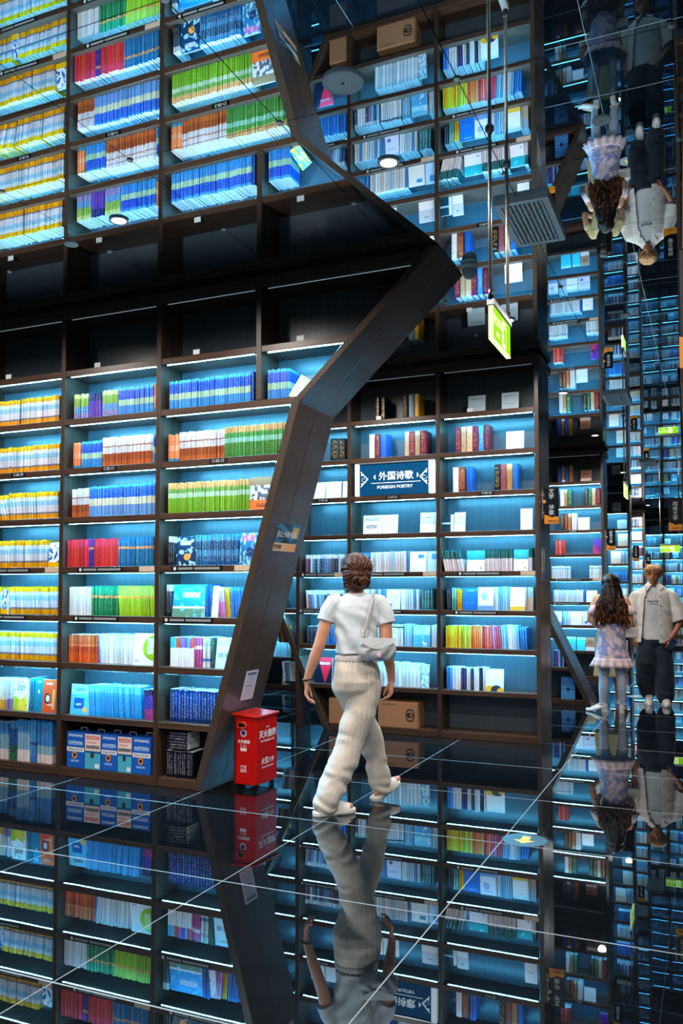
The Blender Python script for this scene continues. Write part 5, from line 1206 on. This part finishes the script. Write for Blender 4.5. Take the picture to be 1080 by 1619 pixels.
# ---- the girl in the patterned dress seen from behind
gl = tag(empty('person', (-1.07, 10.30, 0), R(6.1)), 'girl with long wavy dark hair in a short lilac floral dress, seen from behind', 'person')
SK2 = skin_mat('skin_light', '#e0aa8c'); V = .0075
M = MB()
trunk(M, [(0,0,.72,.13,.10),(0,0,.95,.11,.085),(0,0,1.15,.145,.09),(0,0,1.28,.15,.085),(0,0,1.33,.10,.06)])
limb(M, [(0,0,1.30,.05),(0,.01,1.42,.046)]); head(M, (0,.025,1.485), (.1,1,0), .98)
for s in (-1, 1):
    limb(M, [(s*.155,0,1.285,.047),(s*.20,-.025,1.16,.042),(s*.195,-.03,1.02,.036),(s*.16,.08,.985,.032),(s*.11,.17,1.01,.024)])
    hand(M, (s*.108,.175,1.012), (-s*.4,.9,.2), (0,.1,1), (-s,.0,-.2), .6)
limb(M, [(-.075,0,.72,.085),(-.085,.005,.52,.062),(-.098,.0,.40,.052),(-.105,-.012,.27,.050),(-.115,.0,.10,.032),(-.118,.0,.085,.032)])
limb(M, [(.075,0,.72,.085),(.088,.005,.52,.062),(.095,.0,.40,.052),(.100,-.012,.27,.050),(.105,.0,.10,.032),(.105,.0,.085,.032)])
limb(M, [(-.112,.0,.085,.034),(-.17,.015,.055,.034),(-.235,.03,.032,.024)]); limb(M, [(.105,-.005,.085,.034),(.125,.06,.055,.034),(.14,.13,.030,.024)])
fuse('body', M, SK2, gl, V, 2)
M = MB()
for s in (-1, 1):
    limb(M, [(s*.072,0,.70,.092),(s*.085,.005,.52,.0665),(s*.097,.0,.40,.0555),(s*.103,-.012,.27,.0535),(-.115 if s < 0 else .105,.0,.105,.0355)])
fuse('stockings', M, cloth_mat('pale_stockings', '#aab4c8', '#c0c6d4', 6, .6), gl, V, 2)
FL = cloth_mat('floral_dress', '#e6cdd2', '#8e92c0', 13, .8, 300, .52)
M = MB(); trunk(M, [(0,0,.60,.205,.150),(0,0,.75,.168,.130),(0,0,.88,.148,.115),(0,0,.98,.132,.100),(0,0,1.10,.150,.108),(0,0,1.20,.162,.105)], flat=True)
fuse('dress', M, FL, gl, V, 2, lambda p: .006*nz(p, 9) + .005*math.sin(9*math.atan2(p.y, p.x))*max(0, .95-p.z))
RU = cloth_mat('ruffle_pink', '#ecd6d4', '#d8b8c4', 18)
M = MB(); R_ = []
for z_, r, amp in ((.625,.198,.002),(.60,.205,.006),(.56,.222,.012),(.525,.238,.018)):
    R_.append([((r+amp*math.sin(k*math.pi/4))*math.cos(2*math.pi*k/120), (r*.74+amp*math.sin(k*math.pi/4))*math.sin(2*math.pi*k/120), z_) for k in range(120)])
M.rings(R_, cap=False); o = M.build('hem_ruffle', RU, gl, None, True); sm = o.modifiers.new('s', 'SOLIDIFY'); sm.thickness = .004
for s in (-1, 1):
    M = MB(); R_ = []
    for q, (r, amp) in enumerate(((.052,.002),(.060,.006),(.068,.010))):
        c = Vector((s*.172, -.012, 1.235)).lerp(Vector((s*.200, -.025, 1.13)), q/2)
        R_.append([tuple(c + Vector(((r+amp*math.sin(k*1.26))*math.cos(2*math.pi*k/40), (r+amp*math.sin(k*1.26))*math.sin(2*math.pi*k/40), .02*s*math.cos(2*math.pi*k/40)*0))) for k in range(40)])
    M.rings(R_, cap=False); o = M.build('sleeve_ruffle', RU, gl, None, True); sm = o.modifiers.new('s', 'SOLIDIFY'); sm.thickness = .004
HD = hair_mat('dark_wavy_hair', '#070302', '#24130c', (50, 50, 10))
M = MB(); ell(M, (0,.01,1.50), .098, .108, .105); trunk(M, [(0,-.012,1.535,.068,.064),(0,-.028,1.47,.100,.082),(0,-.050,1.38,.125,.075),(-.005,-.075,1.26,.165,.070),(-.008,-.085,1.16,.195,.062),(-.012,-.085,1.09,.185,.052),(-.012,-.08,1.045,.12,.035)])
fuse('long_hair', M, HD, gl, V, 6, lambda p: .004*math.sin(95*p.x + 2.2*math.sin(17*p.z) + 4*nz(p, 6)) + .006*nz(p, 14))
M = MB(); rr_ = random.Random(9)
for k in range(90):
    x0 = rr_.uniform(-.17, .16); z0_ = rr_.uniform(1.14, 1.36); ph = rr_.uniform(0, 6)
    x0 *= min(1, (1.56-z0_)/.30); n_ = 4 + rr_.randrange(5); M.tube([(x0*(1+.05*j) + .013*math.sin(ph + j*1.1), -.128+.05*max(0, z0_-1.25)-.012*math.cos(ph+j*1.1), max(z0_-.033*j, 1.0+.05*rr_.random())) for j in range(n_)], [.011*(.35+.65*math.sin(math.pi*(j+.6)/(n_+.4))) for j in range(n_)], 6)
M.build('hair_waves', hair_mat('chestnut_waves', '#170b06', '#70401f', (60, 60, 12)), gl, None, True)
SH = plain('white_leather', '#dcd8d6', .35)
for (x0, y0_, dx, dy) in ((-.112, -.02, -.97, .24), (.105, -.03, .25, .97)):
    t = link('heeled_shoe', None, gl); d = Vector((dx, dy, 0)).normalized(); sd = Vector((-d.y, d.x, 0)); h = Vector((x0, y0_, 0)) - d*.03
    M = MB(); out = [(-.02,.028,.055),(.04,.033,.045),(.11,.040,.018),(.16,.038,.010),(.20,.026,.008),(.225,.006,.008)]
    R_ = []
    for x, w_, zb in out:
        c = h + d*x; top = .040 if x < .05 else .052 if x < .12 else .030
        R_.append([tuple(c + sd*w_*math.cos(t_) + Vector((0,0, zb + (top if math.sin(t_) > 0 else .008)*math.sin(t_)))) for t_ in [2*math.pi*k/14 for k in range(14)]])
    M.rings(R_); M.build('upper', SH, t, None, True)
    M = MB(); c = h - d*.0; M.prismz([tuple((c + d*a_ + sd*b_)[:2]) for a_, b_ in ((-.025,-.026),(.035,-.028),(.035,.028),(-.025,.026))], 0, .055); M.build('heel', SH, t)
    M = MB(); c = h + d*.03; M.tube([tuple(c + sd*.040*math.cos(a_) + d*.035*math.sin(a_) + Vector((0,0,.10))) for a_ in [2*math.pi*k/14 for k in range(15)]], .006, 6); M.build('ankle_strap', SH, t, None, True)
hb = tag(empty('handbag', (-.865, 10.36, .86), R(6)), 'small white handbag held at the girl\'s right side', 'bag')
bevel(MB().box(-.065, .075, -.035, .035, 0, .115).build('bag_body', plain('white_bag', '#e4dcd6', .5), hb), .012, 3)
MB().tube([(-.05,0,.115),(-.03,0,.20),(.03,0,.20),(.06,0,.115)], .005, 8).build('handle', plain('white_bag_handle', '#e4dcd6', .5), hb, None, True)

# ---- companion hidden in front of the girl
cp = tag(empty('person', (-1.17, 11.05, 0), R(6)), 'woman in a pale yellow dress mostly hidden behind the girl', 'person')
M = MB(); trunk(M, [(0,0,.7,.13,.10),(0,0,.95,.11,.085),(0,0,1.2,.15,.09),(0,0,1.33,.10,.06)]); limb(M, [(0,0,1.30,.05),(0,.01,1.42,.046)]); head(M, (0,.025,1.485), (0,1,0), .98)
limb(M, [(-.15,0,1.30,.047),(-.215,-.01,1.17,.042),(-.24,-.01,1.03,.037),(-.18,.12,1.0,.03),(-.12,.18,1.02,.024)]); hand(M, (-.118,.182,1.02), (.5,.9,.1), (0,.1,1), (.9,-.2,0), .6)
limb(M, [(.15,0,1.30,.047),(.21,.0,1.17,.042),(.22,.02,1.03,.037),(.16,.14,1.0,.03),(.11,.19,1.02,.024)]); hand(M, (.108,.192,1.02), (-.5,.9,.1), (0,.1,1), (-.9,-.2,0), .6)
for s in (-1, 1):
    limb(M, [(s*.07,0,.7,.08),(s*.075,0,.45,.055),(s*.08,-.01,.28,.048),(s*.085,0,.09,.033)]); limb(M, [(s*.085,-.02,.05,.032),(s*.095,.09,.045,.034),(s*.10,.16,.035,.024)])
fuse('body', M, SK2, cp, .009, 2)
M = MB(); trunk(M, [(0,0,.34,.205,.17),(0,0,.6,.19,.15),(0,0,.85,.165,.13),(0,0,1.0,.135,.10),(0,0,1.15,.16,.11),(0,0,1.29,.165,.10),(0,0,1.355,.10,.07)], flat=True)
for s in (-1, 1): limb(M, [(s*.13,0,1.30,.062),(s*.19,0,1.20,.058)])
fuse('dress', M, cloth_mat('yellow_cotton', '#c9bf86', '#dad2a4', 6), cp, .009, 2, lambda p: .008*nz(p, 8) + .006*math.sin(10*math.atan2(p.y, p.x))*max(0, .9-p.z))
M = MB(); ell(M, (0,.008,1.505), .100, .110, .108); trunk(M, [(0,-.03,1.48,.095,.08),(0,-.05,1.36,.10,.06),(0,-.06,1.28,.07,.04)]); fuse('hair', M, hair_mat('black_hair', '#07070a', '#1c1a1e'), cp, .009, 2, lambda p: .004*math.sin(90*p.x))
for s in (-1, 1):
    M = MB(); trunk(M, [(s*.092,.06,.0,.047,.125),(s*.092,.06,.022,.048,.128),(s*.092,.04,.055,.042,.10),(s*.088,.0,.085,.038,.05)], flat=True); M.build('shoe', SH, cp, None, True)

# ---- the young man walking towards the viewer (built facing -y)
by = tag(empty('person', (-.66, 11.22, 0), R(3.4)), 'young man with bleached hair, open white shirt and dark wide jeans walking closer', 'person')
SK3 = skin_mat('skin_tan', '#b8805f'); V = .0075
M = MB()
trunk(M, [(0,0,.86,.14,.10),(0,0,1.05,.13,.09),(0,0,1.25,.165,.10),(0,0,1.38,.175,.09),(0,0,1.43,.11,.06)])
limb(M, [(0,0,1.40,.058),(0,-.012,1.50,.054)]); head(M, (0,-.03,1.595), (-.12,-1,0), 1.06)
limb(M, [(-.17,0,1.340,.044),(-.240,-.01,1.20,.046),(-.27,.02,1.07,.040),(-.262,-.03,.93,.032),(-.245,-.06,.82,.026)]); hand(M, (-.243,-.062,.812), (.05,-.15,-1), (.5,-.85,0), (.8,.5,0), .6)
limb(M, [(.17,0,1.340,.044),(.275,-.01,1.20,.046),(.315,-.02,1.05,.040),(.25,-.09,.92,.034),(.19,-.125,.83,.026)]); hand(M, (.188,-.127,.822), (-.25,-.1,-1), (-.8,-.5,.2), (-.3,.9,0), .85)
limb(M, [(-.085,0,.86,.09),(-.10,-.10,.50,.06),(-.08,.10,.12,.038)]); limb(M, [(.085,0,.86,.09),(.10,-.03,.48,.06),(.105,-.09,.12,.038)])
fuse('body', M, SK3, by, V, 2)
f_ = Vector((-.12,-1,0)).normalized(); l_ = Vector((-f_.y, f_.x, 0)); hc = Vector((0,-.03,1.595))
M = MB()
for s in (-1, 1): ell(M, hc + f_*.086 + l_*s*.031 + Vector((0,0,.004)), .013, .006, .006, 10, 8)
M.build('eyes', plain('dark_eyes', '#120c0a', .2), by, None, True)
M = MB()
for s in (-1, 1): M.tube([tuple(hc + f_*.088 + l_*s*.014 + Vector((0,0,.024))), tuple(hc + f_*.086 + l_*s*.034 + Vector((0,0,.028))), tuple(hc + f_*.074 + l_*s*.050 + Vector((0,0,.022)))], .0042, 6)
M.build('eyebrows', plain('brows', '#2a1810', .8), by, None, True)
M = MB(); ell(M, hc + f_*.093 - Vector((0,0,.059)), .022, .006, .007, 10, 8); M.build('lips', plain('lips', '#8a4a44', .5), by, None, True)
M = MB(); ell(M, (0,-.010,1.655), .108, .112, .078); ell(M, (-.008,-.085,1.668), .088, .042, .046); limb(M, [(-.09,.0,1.62,.022),(-.092,-.01,1.59,.014)]); limb(M, [(.09,.0,1.62,.022),(.092,-.01,1.59,.014)])
fuse('hair', M, hair_mat('bleached_hair', '#8a5a30', '#e0b27c', (60, 60, 14)), by, .006, 1, lambda p: .003*math.sin(50*math.atan2(p.x, -p.y-.01)*.8 + 5*nz(p, 12)) + .006*nz(p, 22))
TW = cloth_mat('white_cotton', '#c2c4c8', '#d0d2d4', 5); 
M = MB(); trunk(M, [(0,-.01,.80,.175,.135),(0,-.01,.95,.168,.130),(0,-.01,1.15,.175,.125),(0,-.005,1.30,.180,.112),(0,0,1.40,.150,.090),(0,-.004,1.452,.080,.068)], flat=True)
fuse('t_shirt', M, TW, by, V, 2, lambda p: .007*nz(p, 8) + .004*math.sin(40*p.z + 20*p.x + 5*nz(p, 6))*max(0, 1.2-p.z))
textmesh('Saturday', .042, M_ink, 'shirt_print', by, (-.005, -.142, 1.275), (R(86), 0, 0), .0006, bold=.0008)
# open shirt: two front panels, back and wide sleeves
SW = cloth_mat('white_overshirt', '#dedbd6', '#ebe8e4', 4)
def shell(rows, a0, a1, n=26):
    M = MB(); R_ = []
    for (x, y_, z_, a, b) in rows:
        R_.append([(x + a*math.cos(lerp(a0, a1, k/n)), y_ + b*math.sin(lerp(a0, a1, k/n)) + .008*nz((math.cos(k*.5), z_*2, k*.2), 2), z_) for k in range(n+1)])
    M.rings(R_, close=False, cap=False); return M
M = MB(); trunk(M, [(0,.0,.755,.232,.172),(0,0,.90,.222,.165),(0,0,1.10,.214,.158),(0,0,1.28,.210,.145),(0,0,1.37,.196,.118),(0,.002,1.43,.135,.088),(0,.006,1.475,.084,.074)], flat=True)
for s in (-1, 1): M.tube([(s*.12,0,1.375),(s*.198,0,1.345),(s*.252,-.004,1.22),(s*.302,-.014,1.035)], [.056,.064,.080,.094], 20)
o = fuse('open_shirt', M, SW, by, V, 2, lambda p: .008*nz(p, 7) + .004*math.sin(30*p.z + 25*p.x + 5*nz(p, 5)))
bmx = bmesh.new(); bmx.from_mesh(o.data)
def cut_(f):
    c = f.calc_center_median(); wl = -.105 - .05*(1.35-c.z)/.6; wr_ = .055
    if c.z > 1.33: wl, wr_ = wl*.85, wr_*.8
    return (c.y < -.01 and wl < c.x < wr_) or c.z < .765 or (c.z > 1.47 and abs(c.x) < .12) or (abs(c.x) > .245 and c.z < 1.045 + .3*(abs(c.x)-.30))
bmesh.ops.delete(bmx, geom=[f for f in bmx.faces if cut_(f)], context='FACES'); bmx.to_mesh(o.data); bmx.free()
sm = o.modifiers.new('s', 'SOLIDIFY'); sm.thickness = .007; sm.offset = 1
for s in (-1, 1):
    M = MB(); M.quad((s*.02,-.075,1.475), (s*.075,-.11,1.40), (s*.115,-.075,1.455), (s*.085,-.0,1.49)); M.quad((s*.02,-.075,1.475), (s*.085,0,1.49), (s*.07,.03,1.50), (s*.06,.0,1.51)); o = M.build('collar', SW, by); sm = o.modifiers.new('s', 'SOLIDIFY'); sm.thickness = .006
M = MB()
for z_ in (.86, .98, 1.10, 1.22, 1.33):
    ell(M, (.078, -.152-.02*(1.4-z_), z_), .007, .005, .007, 8, 6); 
M.build('buttons', plain('dark_buttons', '#1a1c20', .3), by, None, True)
JN = cloth_mat('dark_denim', '#081624', '#0e2438', 5, .85)
M = MB(); trunk(M, [(0,0,.93,.145,.115),(0,0,.84,.165,.135),(0,0,.76,.165,.135)])
limb(M, [(-.085,0,.78,.115),(-.115,-.10,.52,.118),(-.105,-.02,.30,.122),(-.085,.06,.17,.112)], 18); limb(M, [(.085,0,.78,.112),(.105,-.035,.50,.115),(.112,-.07,.28,.118),(.115,-.09,.12,.112)], 18)
fuse('jeans', M, JN, by, V, 2, lambda p: .010*nz(p, 8) + .008*math.sin(45*p.z + 12*p.x + 4*nz(p, 6))*max(0, min(1, .6-p.z)))
SNK = plain('sneaker_white', '#d8d4d2', .5)
for (x, y_, z_, tl) in ((-.075, .03, .018, R(12)), (.125, -.12, .0, 0)):
    t = link('sneaker', None, by, (x, y_, z_), (tl, 0, 0))
    M = MB(); trunk(M, [(0,-.04,.0,.052,.145),(0,-.04,.030,.054,.148)], flat=True); M.build('sole', SNK, t, None, True)
    M = MB(); trunk(M, [(0,-.04,.028,.052,.142),(0,-.03,.055,.050,.125),(0,-.005,.085,.044,.085),(0,.03,.12,.042,.055)], flat=True); M.build('upper', SNK, t, None, True)
    M = MB()
    for k in range(5): M.tube([(-.03,-.125+.024*k,.052+.012*k), (0,-.130+.024*k,.068+.012*k), (.03,-.125+.024*k,.052+.012*k)], .004, 6)
    M.build('laces', plain('lace_grey', '#a8a4a4', .8), t)
ph = tag(empty('smartphone', (-.462, 11.095, .745), R(20)), 'dark blue phone in the young man\'s hand', 'phone')
bevel(MB().box(-.036, .036, -.004, .004, -.075, .075).build('phone_case', plain('phone_blue', '#1f3a66', .25), ph), .004, 2); ph.rotation_euler = (R(15), R(35), R(10))
MB().box(-.022, -.006, -.0062, -.004, .045, .066).build('phone_lens', M_black, ph)

bpy.data.scenes.remove(TMP)
